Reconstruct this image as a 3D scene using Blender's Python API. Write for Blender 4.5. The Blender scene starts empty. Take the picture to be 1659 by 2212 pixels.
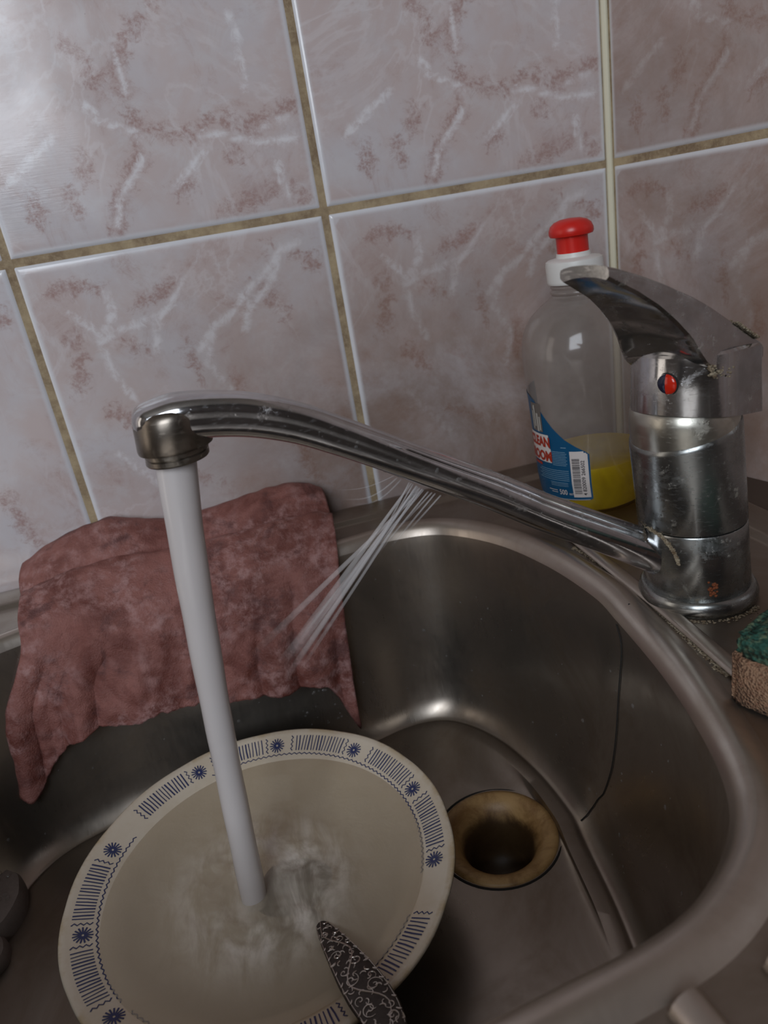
import bpy, bmesh, math, random
from mathutils import Vector, Matrix, noise as mnoise
random.seed(7)
S = bpy.context.scene
COL = S.collection
PI = math.pi
def V(*a): return Vector(a)

# ------------------------------------------------------------------ camera
cam_d = bpy.data.cameras.new('camera')
cam = bpy.data.objects.new('camera', cam_d); COL.objects.link(cam)
RX = Vector((0.9559417, -0.2480724, -0.1569569))      # image right in the room
RY = Vector((-0.2355121, -0.3289191, -0.9145197))     # image down
RZ = Vector((0.1752410, 0.9111928, -0.3728516))       # view direction
Mc = Matrix(((RX[0], -RY[0], -RZ[0], -0.3023684), (RX[1], -RY[1], -RZ[1], -0.5136421),
             (RX[2], -RY[2], -RZ[2], 0.1979000), (0, 0, 0, 1)))
cam.matrix_world = Mc
cam_d.sensor_fit = 'VERTICAL'; cam_d.sensor_height = 34.6
cam_d.lens = 1573.7 * 34.6 / 2212
cam_d.clip_start = 0.01
cam_d.dof.use_dof = True; cam_d.dof.focus_distance = 0.37; cam_d.dof.aperture_fstop = 11.0
S.camera = cam

# ------------------------------------------------------------------ world, light, exposure
W = bpy.data.worlds.new('world'); S.world = W; W.use_nodes = True
bg = W.node_tree.nodes['Background']; bg.inputs[0].default_value = (0.62, 0.75, 1.0, 1); bg.inputs[1].default_value = 1.0
def area(name, loc, target, sx, sy, power, color):
    l = bpy.data.lights.new(name, 'AREA'); l.shape = 'RECTANGLE'; l.size = sx; l.size_y = sy
    l.energy = power; l.color = color
    o = bpy.data.objects.new(name, l); COL.objects.link(o); o.location = loc
    d = Vector(target) - Vector(loc)
    o.rotation_euler = d.to_track_quat('-Z', 'Y').to_euler()
    return o
area('window_daylight', (-1.02, -1.74, 0.98), (-1.02, 0, 0.98), 0.96, 1.06, 28, (0.87, 0.93, 1.0))
area('doorway_light', (-1.86, -0.30, 0.35), (0, -0.30, 0.35), 0.42, 1.6, 3.2, (1.0, 0.90, 0.80))
S.view_settings.view_transform = 'Standard'; S.view_settings.look = 'None'
S.view_settings.gamma = 1.0; S.view_settings.use_curve_mapping = False
S.view_settings.exposure = -0.25
S.cycles.max_bounces = 10; S.cycles.transparent_max_bounces = 24
S.cycles.caustics_reflective = False; S.cycles.caustics_refractive = False
S.cycles.sample_clamp_indirect = 4.0

# ------------------------------------------------------------------ material helpers
class NT:
    def __init__(s, name):
        s.m = bpy.data.materials.new(name); s.m.use_nodes = True
        s.t = s.m.node_tree; s.t.nodes.clear()
        s.out = s.t.nodes.new('ShaderNodeOutputMaterial')
    def n(s, typ, ins=None, **kw):
        nd = s.t.nodes.new(typ)
        for k, v in kw.items(): setattr(nd, k, v)
        for k, v in (ins or {}).items(): s.set(nd, k, v)
        return nd
    def set(s, nd, k, v):
        if isinstance(v, bpy.types.NodeSocket): s.t.links.new(v, nd.inputs[k])
        else:
            if hasattr(v, '__len__') and len(v) == 3 and nd.inputs[k].type == 'RGBA': v = (*v, 1)
            nd.inputs[k].default_value = v
    def math(s, op, a, b=0.0, c=None, clamp=False):
        nd = s.n('ShaderNodeMath', operation=op, use_clamp=clamp); s.set(nd, 0, a); s.set(nd, 1, b)
        if c is not None: s.set(nd, 2, c)
        return nd.outputs[0]
    def mix(s, f, a, b):
        nd = s.n('ShaderNodeMix', data_type='RGBA'); s.set(nd, 0, f); s.set(nd, 6, a); s.set(nd, 7, b); return nd.outputs[2]
    def fmix(s, f, a, b):
        nd = s.n('ShaderNodeMix', data_type='FLOAT'); s.set(nd, 0, f); s.set(nd, 2, a); s.set(nd, 3, b); return nd.outputs[0]
    def noise(s, scale, vec=None, detail=4, rough=0.55, dist=0.0):
        nd = s.n('ShaderNodeTexNoise', {'Scale': scale, 'Detail': detail, 'Roughness': rough, 'Distortion': dist})
        if vec is not None: s.set(nd, 'Vector', vec)
        return nd.outputs[0]
    def step(s, x, a, b, lo=0.0, hi=1.0):
        nd = s.n('ShaderNodeMapRange', {1: a, 2: b, 3: lo, 4: hi}, interpolation_type='SMOOTHSTEP'); s.set(nd, 0, x); return nd.outputs[0]
    def obj(s): return s.n('ShaderNodeTexCoord').outputs['Object']
    def attr(s, name): return s.n('ShaderNodeAttribute', attribute_name=name)
    def mapv(s, vec, scale): return s.n('ShaderNodeMapping', {'Vector': vec, 'Scale': scale}).outputs[0]
    def bump(s, h, strength=0.3, dist=0.001):
        return s.n('ShaderNodeBump', {'Height': h, 'Strength': strength, 'Distance': dist}).outputs[0]
    def pbr(s, **kw):
        nd = s.n('ShaderNodeBsdfPrincipled')
        for k, v in kw.items(): s.set(nd, k.replace('_', ' '), v)
        return nd.outputs[0]
    def end(s, sh): s.t.links.new(sh, s.out.inputs[0]); return s.m
def simple(name, col, rough=0.5, metal=0.0, **kw):
    t = NT(name); return t.end(t.pbr(Base_Color=(*col, 1), Roughness=rough, Metallic=metal, **kw))

# ------------------------------------------------------------------ object helpers
def tag(o, label=None, cat=None, group=None, kind=None):
    if label: o['label'] = label
    if cat: o['category'] = cat
    if group: o['group'] = group
    if kind: o['kind'] = kind
    return o
def empty(name, loc, label, cat, group=None):
    o = bpy.data.objects.new(name, None); COL.objects.link(o); o.location = loc; o.empty_display_size = 0.02
    return tag(o, label, cat, group)
def mesh(name, vs, fs, mats, parent=None, smooth=True, midx=None, attrs=None, sharp=None):
    me = bpy.data.meshes.new(name); me.from_pydata([tuple(v) for v in vs], [], fs)
    if not isinstance(mats, (list, tuple)): mats = [mats]
    for m in mats: me.materials.append(m)
    if midx: me.polygons.foreach_set('material_index', midx)
    bm = bmesh.new(); bm.from_mesh(me)
    if attrs is None:
        bmesh.ops.recalc_face_normals(bm, faces=bm.faces)
        bm.to_mesh(me)
    bm.free()
    me.polygons.foreach_set('use_smooth', [smooth] * len(me.polygons))
    if sharp is not None: me.set_sharp_from_angle(angle=math.radians(sharp))
    for k, (typ, data) in (attrs or {}).items():
        a = me.attributes.new(k, typ, 'POINT')
        a.data.foreach_set('vector' if typ == 'FLOAT_VECTOR' else 'value', data)
    o = bpy.data.objects.new(name, me); COL.objects.link(o)
    if parent:
        o.parent = parent
        o.matrix_parent_inverse = Matrix.Translation(-parent.location) if False else Matrix.Identity(4)
        me.transform(Matrix.Translation(-parent.location))   # vertices are given in room coordinates
    me.update(); return o
class MB:
    def __init__(s): s.v = []; s.f = []; s.m = []
    def loft(s, rings, closed=True, cap0=False, cap1=False, mi=0):
        b = len(s.v); n = len(rings[0])
        for r in rings: s.v += [Vector(p) for p in r]
        for i in range(len(rings) - 1):
            for j in range(n if closed else n - 1):
                k = (j + 1) % n
                s.f.append((b + i * n + j, b + i * n + k, b + (i + 1) * n + k, b + (i + 1) * n + j)); s.m.append(mi)
        if cap0: s.f.append(tuple(b + j for j in range(n))); s.m.append(mi)
        if cap1: s.f.append(tuple(b + (len(rings) - 1) * n + j for j in reversed(range(n)))); s.m.append(mi)
    def tube(s, pts, rad, n=10, mi=0, cap=True, flat=1.0, up=None):
        rings = []
        P = [Vector(p) for p in pts]
        prev = None
        for i, p in enumerate(P):
            t = (P[min(i + 1, len(P) - 1)] - P[max(i - 1, 0)]).normalized()
            if prev is None:
                u = Vector(up) if up else (Vector((0, 0, 1)) if abs(t.z) < 0.9 else Vector((1, 0, 0)))
            else: u = prev
            x = t.cross(u).normalized(); y = x.cross(t).normalized(); prev = y
            r = rad[i] if hasattr(rad, '__len__') else rad
            rings.append([p + x * math.cos(2 * PI * k / n) * r + y * math.sin(2 * PI * k / n) * r * flat for k in range(n)])
        s.loft(rings, True, cap, cap, mi)
    def lathe(s, prof, c, n=64, mi=0, axis=None, cap0=False, cap1=False):
        # prof: (radius, height); axis: height -> centre
        rings = []
        for r, z in prof:
            o = axis(z) if axis else Vector((c[0], c[1], c[2] + z))
            rings.append([o + Vector((r * math.cos(2 * PI * k / n), r * math.sin(2 * PI * k / n), 0)) for k in range(n)])
        s.loft(rings, True, cap0, cap1, mi)
    def box(s, a, b, mi=0):
        x0, y0, z0 = a; x1, y1, z1 = b
        q = [(x0, y0, z0), (x1, y0, z0), (x1, y1, z0), (x0, y1, z0), (x0, y0, z1), (x1, y0, z1), (x1, y1, z1), (x0, y1, z1)]
        k = len(s.v); s.v += [Vector(p) for p in q]
        for f in ((0, 3, 2, 1), (4, 5, 6, 7), (0, 1, 5, 4), (1, 2, 6, 5), (2, 3, 7, 6), (3, 0, 4, 7)):
            s.f.append(tuple(k + i for i in f)); s.m.append(mi)
    def build(s, name, mats, parent=None, smooth=True, sharp=35):
        return mesh(name, s.v, s.f, mats, parent, smooth, s.m, None, sharp)
def catmull(pts, per, closed=False):
    P = [Vector(p) for p in pts]; n = len(P); out = []
    rng = n if closed else n - 1
    for i in range(rng):
        if closed: a, b, c, d = P[(i - 1) % n], P[i], P[(i + 1) % n], P[(i + 2) % n]
        else: a, b, c, d = P[max(i - 1, 0)], P[i], P[i + 1], P[min(i + 2, n - 1)]
        for k in range(per):
            t = k / per
            out.append(0.5 * ((2 * b) + (c - a) * t + (2 * a - 5 * b + 4 * c - d) * t * t + (3 * b - a - 3 * c + d) * t ** 3))
    if not closed: out.append(P[-1])
    return out
def lerp_tab(tab, x):
    if x <= tab[0][0]: return tab[0][1]
    for (a, va), (b, vb) in zip(tab, tab[1:]):
        if x <= b: return va + (vb - va) * (x - a) / (b - a)
    return tab[-1][1]
def stab(tab, x):
    # smooth (cosine eased between neighbours averaged) table
    h = 0.5 * (tab[-1][0] - tab[0][0]) / max(6, 2 * len(tab))
    return (lerp_tab(tab, x - h) + 2 * lerp_tab(tab, x) + lerp_tab(tab, x + h)) / 4
def nz(x, y, z, s=1.0): return mnoise.noise(Vector((x * s, y * s, z * s)))

# ------------------------------------------------------------------ materials
def mat_tile():
    t = NT('marbled_ceramic_tile')
    tc = t.attr('tile_coord').outputs['Vector']
    bd = t.attr('brown_vein').outputs['Fac']; wd = t.attr('white_vein').outputs['Fac']
    ed = t.attr('edge_dist').outputs['Fac']; grime_shade = t.attr('grime_shade').outputs['Fac']
    n1 = t.noise(12, tc, 5, 0.6, 0.4); n2 = t.noise(38, tc, 6, 0.7, 0.8); n3 = t.noise(150, tc, 5, 0.75, 0.6); n4 = t.noise(420, tc, 3, 0.7)
    base = t.mix(t.step(n1, 0.36, 0.62), (0.61, 0.575, 0.595, 1), (0.585, 0.49, 0.475, 1))
    base = t.mix(t.math('MULTIPLY', t.step(n2, 0.48, 0.68), 0.55), base, (0.64, 0.61, 0.62, 1))
    # pink brown clouds and veins
    d = t.math('ADD', bd, t.math('MULTIPLY', t.math('SUBTRACT', n3, 0.5), 0.030))
    d = t.math('ADD', d, t.math('MULTIPLY', t.math('SUBTRACT', n2, 0.5), 0.022))
    bm_ = t.math('MULTIPLY', t.step(d, 0.0075, -0.001), t.step(n4, 0.30, 0.62, 0.35, 1.0))
    base = t.mix(t.math('MULTIPLY', bm_, 0.78), base, (0.37, 0.225, 0.20, 1))
    cl = t.math('MULTIPLY', t.step(t.noise(22, tc, 6, 0.72, 1.2), 0.50, 0.70), t.step(n3, 0.32, 0.65))
    base = t.mix(t.math('MULTIPLY', cl, 0.58), base, (0.43, 0.285, 0.255, 1))
    # white veins
    w = t.math('ADD', wd, t.math('MULTIPLY', t.math('SUBTRACT', n3, 0.5), 0.011))
    wm = t.math('MULTIPLY', t.step(w, 0.0040, -0.0008), 0.85)
    rid = t.math('ABSOLUTE', t.math('SUBTRACT', t.noise(9, tc, 6, 0.58, 1.3), 0.5))
    wm2 = t.math('MULTIPLY', t.step(rid, 0.030, 0.0), t.math('MULTIPLY', t.step(n1, 0.44, 0.6), 0.26))
    base = t.mix(t.math('MAXIMUM', wm, wm2), base, (0.80, 0.78, 0.80, 1))
    # blotchy brown: old grease by the sink, and shade painted over the right wall
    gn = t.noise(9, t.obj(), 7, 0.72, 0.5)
    gm = t.math('MULTIPLY', grime_shade, t.step(gn, 0.26, 0.66, 0.45, 1.0))
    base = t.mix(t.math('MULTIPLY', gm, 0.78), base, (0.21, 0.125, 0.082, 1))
    sp = t.step(t.noise(260, t.obj(), 2, 0.5), 0.80, 0.84)
    base = t.mix(t.math('MULTIPLY', sp, 0.7), base, (0.08, 0.05, 0.03, 1))
    # thin glaze at the rounded edge shows white
    base = t.mix(t.step(ed, 0.0052, 0.0018, 0.0, 0.75), base, (0.74, 0.76, 0.80, 1))
    sc = t.noise(60, t.mapv(t.obj(), (1.0, 1.0, 14.0)), 4, 0.7)
    ro = t.step(t.noise(30, t.obj(), 4), 0.35, 0.7, 0.10, 0.24)
    b = t.bump(t.math('ADD', t.math('MULTIPLY', t.noise(24, t.obj(), 2, 0.4), 1.0), t.math('MULTIPLY', sc, 0.10)), 0.16, 0.0022)
    return t.end(t.pbr(Base_Color=base, Roughness=ro, Normal=b, **{'Specular IOR Level': 0.5}))
def mat_grout():
    t = NT('dirty_grout')
    n = t.noise(32, t.obj(), 5, 0.65); n2 = t.noise(420, t.obj(), 4, 0.7)
    c = t.mix(t.step(n, 0.35, 0.68), (0.43, 0.33, 0.20, 1), (0.20, 0.135, 0.08, 1))
    c = t.mix(t.math('MULTIPLY', t.step(n2, 0.4, 0.7), 0.4), c, (0.52, 0.42, 0.27, 1))
    return t.end(t.pbr(Base_Color=c, Roughness=0.85, Normal=t.bump(n2, 0.5, 0.0008)))
def mat_steel(name='worn_stainless_steel', col=(0.325, 0.285, 0.245), ro=0.26, grime=1.0):
    t = NT(name); o = t.obj()
    n = t.noise(14, o, 6, 0.65, 0.6); n2 = t.noise(300, t.mapv(o, (1, 1, 0.3)), 4, 0.7)
    fine = t.noise(900, t.mapv(o, (1, 0.08, 0.08)), 3, 0.6)
    c = t.mix(t.math('MULTIPLY', t.step(n, 0.42, 0.70), 0.7 * grime), (*col, 1), (col[0] * .66, col[1] * .58, col[2] * .50, 1))
    c = t.mix(t.math('MULTIPLY', t.step(n2, 0.70, 0.78), 0.5 * grime), c, (0.10, 0.075, 0.055, 1))
    r = t.math('ADD', t.step(n, 0.35, 0.75, ro - 0.03, ro + 0.14), t.math('MULTIPLY', fine, 0.10))
    b = t.bump(t.math('ADD', t.math('MULTIPLY', t.noise(22, o, 2), 1.0), t.math('MULTIPLY', fine, 0.03)), 0.14, 0.0022)
    return t.end(t.pbr(Base_Color=c, Metallic=0.92, Roughness=r, Normal=b))
def mat_chrome(name, col=(0.60, 0.60, 0.61), grime=0.5, dark=0.0, ro=0.12):
    t = NT(name); o = t.obj()
    n = t.noise(55, o, 7, 0.75, 0.4); n2 = t.noise(240, o, 5, 0.75); n3 = t.noise(22, o, 5, 0.7)
    big = t.step(n, 0.60 - 0.16 * grime, 0.68 - 0.12 * grime)
    sc = t.noise(1000, t.mapv(o, (0.25, 0.25, 1.0)), 2, 0.5)
    c = t.mix(dark, (*col, 1), (0.13, 0.105, 0.085, 1))
    c = t.mix(t.math('MULTIPLY', t.step(n3, 0.40, 0.62), 0.45), c, (col[0] * .42, col[1] * .42, col[2] * .40, 1))
    lime = t.math('MULTIPLY', t.step(n2, 0.56, 0.66), t.step(n, 0.52, 0.60))
    lime = t.math('MULTIPLY', lime, grime)
    c = t.mix(t.math('MULTIPLY', lime, 0.85), c, (0.40, 0.32, 0.20, 1))
    met = t.math('SUBTRACT', 0.97, t.math('MULTIPLY', lime, 0.75))
    r = t.math('ADD', t.math('ADD', t.math('MULTIPLY', big, 0.16 * grime + 0.06), ro), t.math('MULTIPLY', lime, 0.35))
    r = t.math('ADD', r, t.math('MULTIPLY', t.step(sc, 0.55, 0.75), 0.12))
    b = t.bump(t.math('ADD', t.math('MULTIPLY', lime, 1.0), t.math('MULTIPLY', n2, 0.12)), 0.30, 0.0006)
    return t.end(t.pbr(Base_Color=c, Metallic=met, Roughness=r, Normal=b))
def mat_limescale():
    t = NT('crusted_limescale'); o = t.obj(); n = t.noise(500, o, 6, 0.8)
    c = t.mix(t.step(n, 0.35, 0.65), (0.20, 0.125, 0.065, 1), (0.62, 0.53, 0.38, 1))
    return t.end(t.pbr(Base_Color=c, Roughness=0.9, Normal=t.bump(n, 1.0, 0.0015)))
def mat_cloth():
    t = NT('wet_terracotta_rag'); o = t.obj()
    n = t.noise(26, o, 6, 0.7, 0.6); n2 = t.noise(120, o, 5, 0.72); n3 = t.noise(900, o, 3, 0.7)
    c = t.mix(t.step(n, 0.36, 0.64), (0.150, 0.042, 0.031, 1), (0.285, 0.112, 0.092, 1))
    c = t.mix(t.math('MULTIPLY', t.step(n2, 0.42, 0.70), t.step(t.noise(15, o, 3), 0.42, 0.60, 0.05, 0.85)), c, (0.43, 0.25, 0.235, 1))
    c = t.mix(t.math('MULTIPLY', t.step(t.noise(40, o, 5, 0.7, 0.3), 0.52, 0.68), 0.75), c, (0.10, 0.038, 0.036, 1))
    r = t.step(n2, 0.3, 0.7, 0.38, 0.85)
    b = t.bump(t.math('ADD', n3, t.math('MULTIPLY', n2, 1.4)), 0.7, 0.0011)
    return t.end(t.pbr(Base_Color=c, Roughness=r, Normal=b, Specular_IOR_Level=0.45))
def mat_water(name, milk=0.35, tint=(0.93, 0.92, 0.88), milkcol=(0.70, 0.66, 0.58), bump=0.0, foam=False, fade=False, gro=0.04):
    t = NT(name); o = t.obj()
    nrm = None
    if bump:
        nrm = t.bump(t.math('ADD', t.noise(60, o, 4, 0.65, 1.0), t.math('MULTIPLY', t.noise(190, o, 3, 0.6, 0.5), 0.4)), bump, 0.004)
    tr = t.n('ShaderNodeBsdfTransparent', {0: (*tint, 1)}).outputs[0]
    di = t.n('ShaderNodeBsdfPrincipled', {'Base Color': (*milkcol, 1), 'Roughness': 0.35})
    gl = t.n('ShaderNodeBsdfGlossy', {'Roughness': gro})
    if nrm is not None:
        t.set(di, 'Normal', nrm); t.set(gl, 'Normal', nrm)
    fac = milk
    if foam:
        fa = t.attr('foam').outputs['Fac']
        fn = t.step(t.noise(75, t.mapv(o, (1.0, 0.45, 1.0)), 4, 0.6, 0.5), 0.34, 0.68)
        fac = t.math('ADD', milk, t.math('MULTIPLY', fa, t.math('MULTIPLY', fn, 0.6)), clamp=True)
    if fade: fac = t.math('MULTIPLY', t.attr('fade').outputs['Fac'], milk)
    m1 = t.n('ShaderNodeMixShader', {0: fac, 1: tr, 2: di.outputs[0]}).outputs[0]
    if foam: t.set(di, 'Base Color', t.mix(t.math('MULTIPLY', fa, fn, clamp=True), (*milkcol, 1), (0.70, 0.65, 0.575, 1)))
    fr = t.n('ShaderNodeFresnel', {'IOR': 1.33})
    if nrm is not None: t.set(fr, 'Normal', nrm)
    frf = t.math('MULTIPLY', fr.outputs[0], t.math('SUBTRACT', 1.0, t.n('ShaderNodeNewGeometry').outputs['Backfacing']))
    if fade: frf = t.math('MULTIPLY', frf, t.attr('fade').outputs['Fac'])
    m2 = t.n('ShaderNodeMixShader', {0: frf, 1: m1, 2: gl.outputs[0]}).outputs[0]
    return t.end(m2)
def mat_plastic_haze():
    t = NT('hazy_clear_plastic'); o = t.obj(); n = t.noise(38, o, 5, 0.65)
    tr = t.n('ShaderNodeBsdfTransparent', {0: (0.86, 0.83, 0.80, 1)}).outputs[0]
    smear = t.math('MULTIPLY', t.step(t.noise(150, o, 6, 0.8, 1.0), 0.62, 0.70), t.step(n, 0.56, 0.62))
    c = t.mix(smear, (0.46, 0.42, 0.395, 1), (0.14, 0.08, 0.05, 1))
    pr = t.pbr(Base_Color=c, Roughness=0.24, Normal=t.bump(n, 0.15, 0.003))
    zc_ = t.n('ShaderNodeSeparateXYZ', {0: o}).outputs[2]
    f = t.math('ADD', t.math('MULTIPLY', t.step(n, 0.3, 0.7, 0.22, 0.34), t.step(zc_, 0.032, 0.046, 0.08, 1.0)), t.math('MULTIPLY', smear, 0.5))
    m1 = t.n('ShaderNodeMixShader', {0: f, 1: tr, 2: pr}).outputs[0]
    gl = t.n('ShaderNodeBsdfGlossy', {'Roughness': 0.10})
    fr = t.n('ShaderNodeFresnel', {'IOR': 1.45})
    frf = t.math('MULTIPLY', fr.outputs[0], t.math('SUBTRACT', 1.0, t.n('ShaderNodeNewGeometry').outputs['Backfacing']))
    return t.end(t.n('ShaderNodeMixShader', {0: frf, 1: m1, 2: gl.outputs[0]}).outputs[0])
def mat_yellow():
    t = NT('yellow_dish_soap')
    tr = t.n('ShaderNodeBsdfTransparent', {0: (0.90, 0.74, 0.04, 1)}).outputs[0]
    n = t.noise(26, t.obj(), 4, 0.6, 1.2)
    c = t.mix(t.step(n, 0.36, 0.66), (0.95, 0.74, 0.0, 1), (0.62, 0.46, 0.0, 1))
    pr = t.pbr(Base_Color=c, Roughness=0.15, Subsurface_Weight=0.0)
    tl = t.n('ShaderNodeBsdfTranslucent', {0: (0.95, 0.78, 0.0, 1)}).outputs[0]
    a = t.n('ShaderNodeMixShader', {0: 0.5, 1: pr, 2: tl}).outputs[0]
    return t.end(t.n('ShaderNodeMixShader', {0: 0.90, 1: tr, 2: a}).outputs[0])
def mat_sponge(name, c1, c2, scale):
    t = NT(name); o = t.obj(); v = t.n('ShaderNodeTexVoronoi', {'Scale': scale, 'Vector': o}).outputs[0]
    n = t.noise(scale * 0.5, o, 5, 0.7)
    c = t.mix(t.step(v, 0.12, 0.36), (c1[0] * .35, c1[1] * .3, c1[2] * .3, 1), (*c1, 1))
    c = t.mix(t.step(n, 0.45, 0.7), c, (*c2, 1))
    return t.end(t.pbr(Base_Color=c, Roughness=0.92, Normal=t.bump(v, 0.9, 0.0015)))
def mat_plate():
    t = NT('cream_glazed_china'); o = t.obj(); e = t.attr('edge_dist').outputs['Fac']
    n = t.noise(40, o, 5, 0.7)
    c = t.mix(t.step(n, 0.35, 0.75), (0.67, 0.59, 0.47, 1), (0.61, 0.52, 0.39, 1))
    st = t.math('MULTIPLY', t.step(e, 0.004, 0.0), t.step(n, 0.42, 0.60))
    c = t.mix(t.math('MULTIPLY', st, 0.6), c, (0.47, 0.33, 0.14, 1))
    return t.end(t.pbr(Base_Color=c, Roughness=0.14, Specular_IOR_Level=t.step(e, 0.022, 0.017, 0.06, 0.5)))
def mat_oldsilver(name, c1, c2, ro, met=0.9):
    t = NT(name); o = t.obj(); n = t.noise(400, o, 5, 0.7)
    return t.end(t.pbr(Base_Color=t.mix(n, (*c1, 1), (*c2, 1)), Metallic=met, Roughness=ro, Normal=t.bump(n, 0.3, 0.0005)))
def mat_drain():
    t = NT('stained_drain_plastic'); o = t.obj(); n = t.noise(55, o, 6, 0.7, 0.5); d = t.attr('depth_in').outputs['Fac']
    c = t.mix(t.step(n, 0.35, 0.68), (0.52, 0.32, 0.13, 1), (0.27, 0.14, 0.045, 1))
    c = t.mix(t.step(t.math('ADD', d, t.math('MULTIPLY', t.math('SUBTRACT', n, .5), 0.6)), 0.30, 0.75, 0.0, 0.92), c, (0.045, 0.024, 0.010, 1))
    return t.end(t.pbr(Base_Color=c, Roughness=0.45, Normal=t.bump(n, 0.3, 0.001)))
def mat_plaster(name, col):
    t = NT(name); n = t.noise(8, t.obj(), 5)
    return t.end(t.pbr(Base_Color=t.mix(n, (*col, 1), (col[0] * .85, col[1] * .84, col[2] * .82, 1)), Roughness=0.9))

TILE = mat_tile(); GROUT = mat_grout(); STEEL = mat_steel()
STEEL_RIM = mat_steel('satin_steel_rim', (0.48, 0.425, 0.375), 0.28, 0.7)
CHROME = mat_chrome('worn_chrome', (0.33, 0.34, 0.335), grime=0.45, ro=0.25); CHROME_S = mat_chrome('spout_chrome', (0.60, 0.60, 0.62), 0.15, 0.0, 0.12)
CHROME_L = mat_chrome('lever_chrome', (0.52, 0.52, 0.53), 0.62, 0.0, 0.12)
CHROME_D = mat_chrome('tarnished_chrome', (0.36, 0.33, 0.29), 0.8, 0.68, 0.28)
DOME = mat_chrome('dull_nickel_collar', (0.56, 0.54, 0.48), 0.6, 0.0, 0.30)
LIME = mat_limescale(); CLOTH = mat_cloth()
W_PLATE = mat_water('cloudy_water', 0.40, (0.98, 0.95, 0.89), (0.58, 0.51, 0.40), 0.12, True, False, 0.45)
W_JET = mat_water('aerated_water', 0.82, (0.95, 0.94, 0.93), (0.70, 0.65, 0.635))
W_SPRAY = mat_water('fine_water_jet', 0.40, (1, 1, 1), (0.80, 0.77, 0.77), fade=True)
W_DROP = mat_water('clear_drop', 0.10, (0.90, 0.88, 0.86), (0.6, 0.6, 0.6))
HAZE = mat_plastic_haze(); YELLOW = mat_yellow()
RED = simple('red_cap_plastic', (0.62, 0.018, 0.012), 0.32); WHITEP = simple('white_cap_plastic', (0.70, 0.69, 0.66), 0.38)
PLATE = mat_plate(); BLUE_INK = simple('cobalt_underglaze', (0.020, 0.032, 0.115), 0.25)
SILVER_D = mat_oldsilver('blackened_silver', (0.035, 0.03, 0.028), (0.10, 0.085, 0.075), 0.45)
SILVER_L = mat_oldsilver('polished_relief', (0.62, 0.57, 0.52), (0.42, 0.37, 0.33), 0.28)
DRAIN = mat_drain(); DARK = simple('black_gap', (0.008, 0.007, 0.006), 0.8)
COUNTER = mat_plaster('brown_laminate', (0.075, 0.048, 0.034))
PLASTER = mat_plaster('brown_paint', (0.15, 0.115, 0.088)); FLOORM = mat_plaster('brown_lino', (0.10, 0.06, 0.035))
CEIL = mat_plaster('ceiling_paint', (0.28, 0.25, 0.215)); FRAME = simple('window_paint', (0.60, 0.58, 0.55), 0.4)

# ------------------------------------------------------------------ tiled walls
UB = [[(131,150),(128,135),(120,126),(108,114),(98,105),(91,94),(93,82),(94,67),(96,52),(85,38),(74,26),(69,8)],[(66,111),(76,101),(77,91)],[(99,62),(115,57),(128,55),(142,66),(152,57)],[(162,53),(181,60),(194,65)],[(148,42),(153,39)],[(60,49),(59,42)],[(49,33),(48,25)],[(111,28),(119,29)],[(137,10),(159,14),(172,17)],[(184,15),(189,9)],[(27,33),(25,20)],[(40,210),(60,190),(95,200)],[(150,240),(140,190)]]
UW = [[(69,79),(75,69),(88,63),(96,60)],[(96,60),(96,49),(91,42),(75,26),(69,11)],[(132,46),(124,39),(108,27)],[(131,55),(145,53),(156,49),(169,45),(190,45)],[(163,115),(166,108),(165,96),(165,76)],[(176,33),(175,22),(180,12)],[(46,64),(23,49),(14,43)],[(92,104),(95,82)],[(169,55),(187,57)],[(30,180),(60,220),(110,240)]]
LB = [[(18,-21),(38,-19),(47,-23)],[(69,-36),(80,-31),(94,-28)],[(158,-16),(176,-22),(186,-30)],[(56,-58),(65,-66)],[(24,-47),(24,-65),(17,-83)],[(92,-71),(97,-92)],[(146,-36),(159,-57)],[(35,-100),(47,-116)],[(115,-95),(120,-120)],[(60,-150),(90,-165)],[(150,-140),(160,-180)]]
LW = [[(180,-16),(165,-20),(154,-31),(138,-41),(127,-52),(112,-59),(99,-73)],[(166,-17),(157,-37),(137,-53),(132,-65)],[(51,-24),(52,-39),(39,-55),(41,-75),(50,-96)],[(39,-55),(57,-49),(78,-47)],[(101,-26),(89,-39),(78,-47),(72,-68)],[(26,-35),(40,-49)],[(111,-62),(102,-80),(114,-102),(108,-125)],[(30,-130),(60,-170)]]
def dist_poly(p, lines):
    best = 9.0
    for L in lines:
        for a, b in zip(L, L[1:]):
            ax, ay, bx, by = a[0] * .001, a[1] * .001, b[0] * .001, b[1] * .001
            dx, dy = bx - ax, by - ay; q = dx * dx + dy * dy
            t = max(0, min(1, ((p[0] - ax) * dx + (p[1] - ay) * dy) / q))
            d = math.hypot(p[0] - ax - dx * t, p[1] - ay - dy * t)
            if d < best: best = d
    return best
ZG = 0.2063
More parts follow.
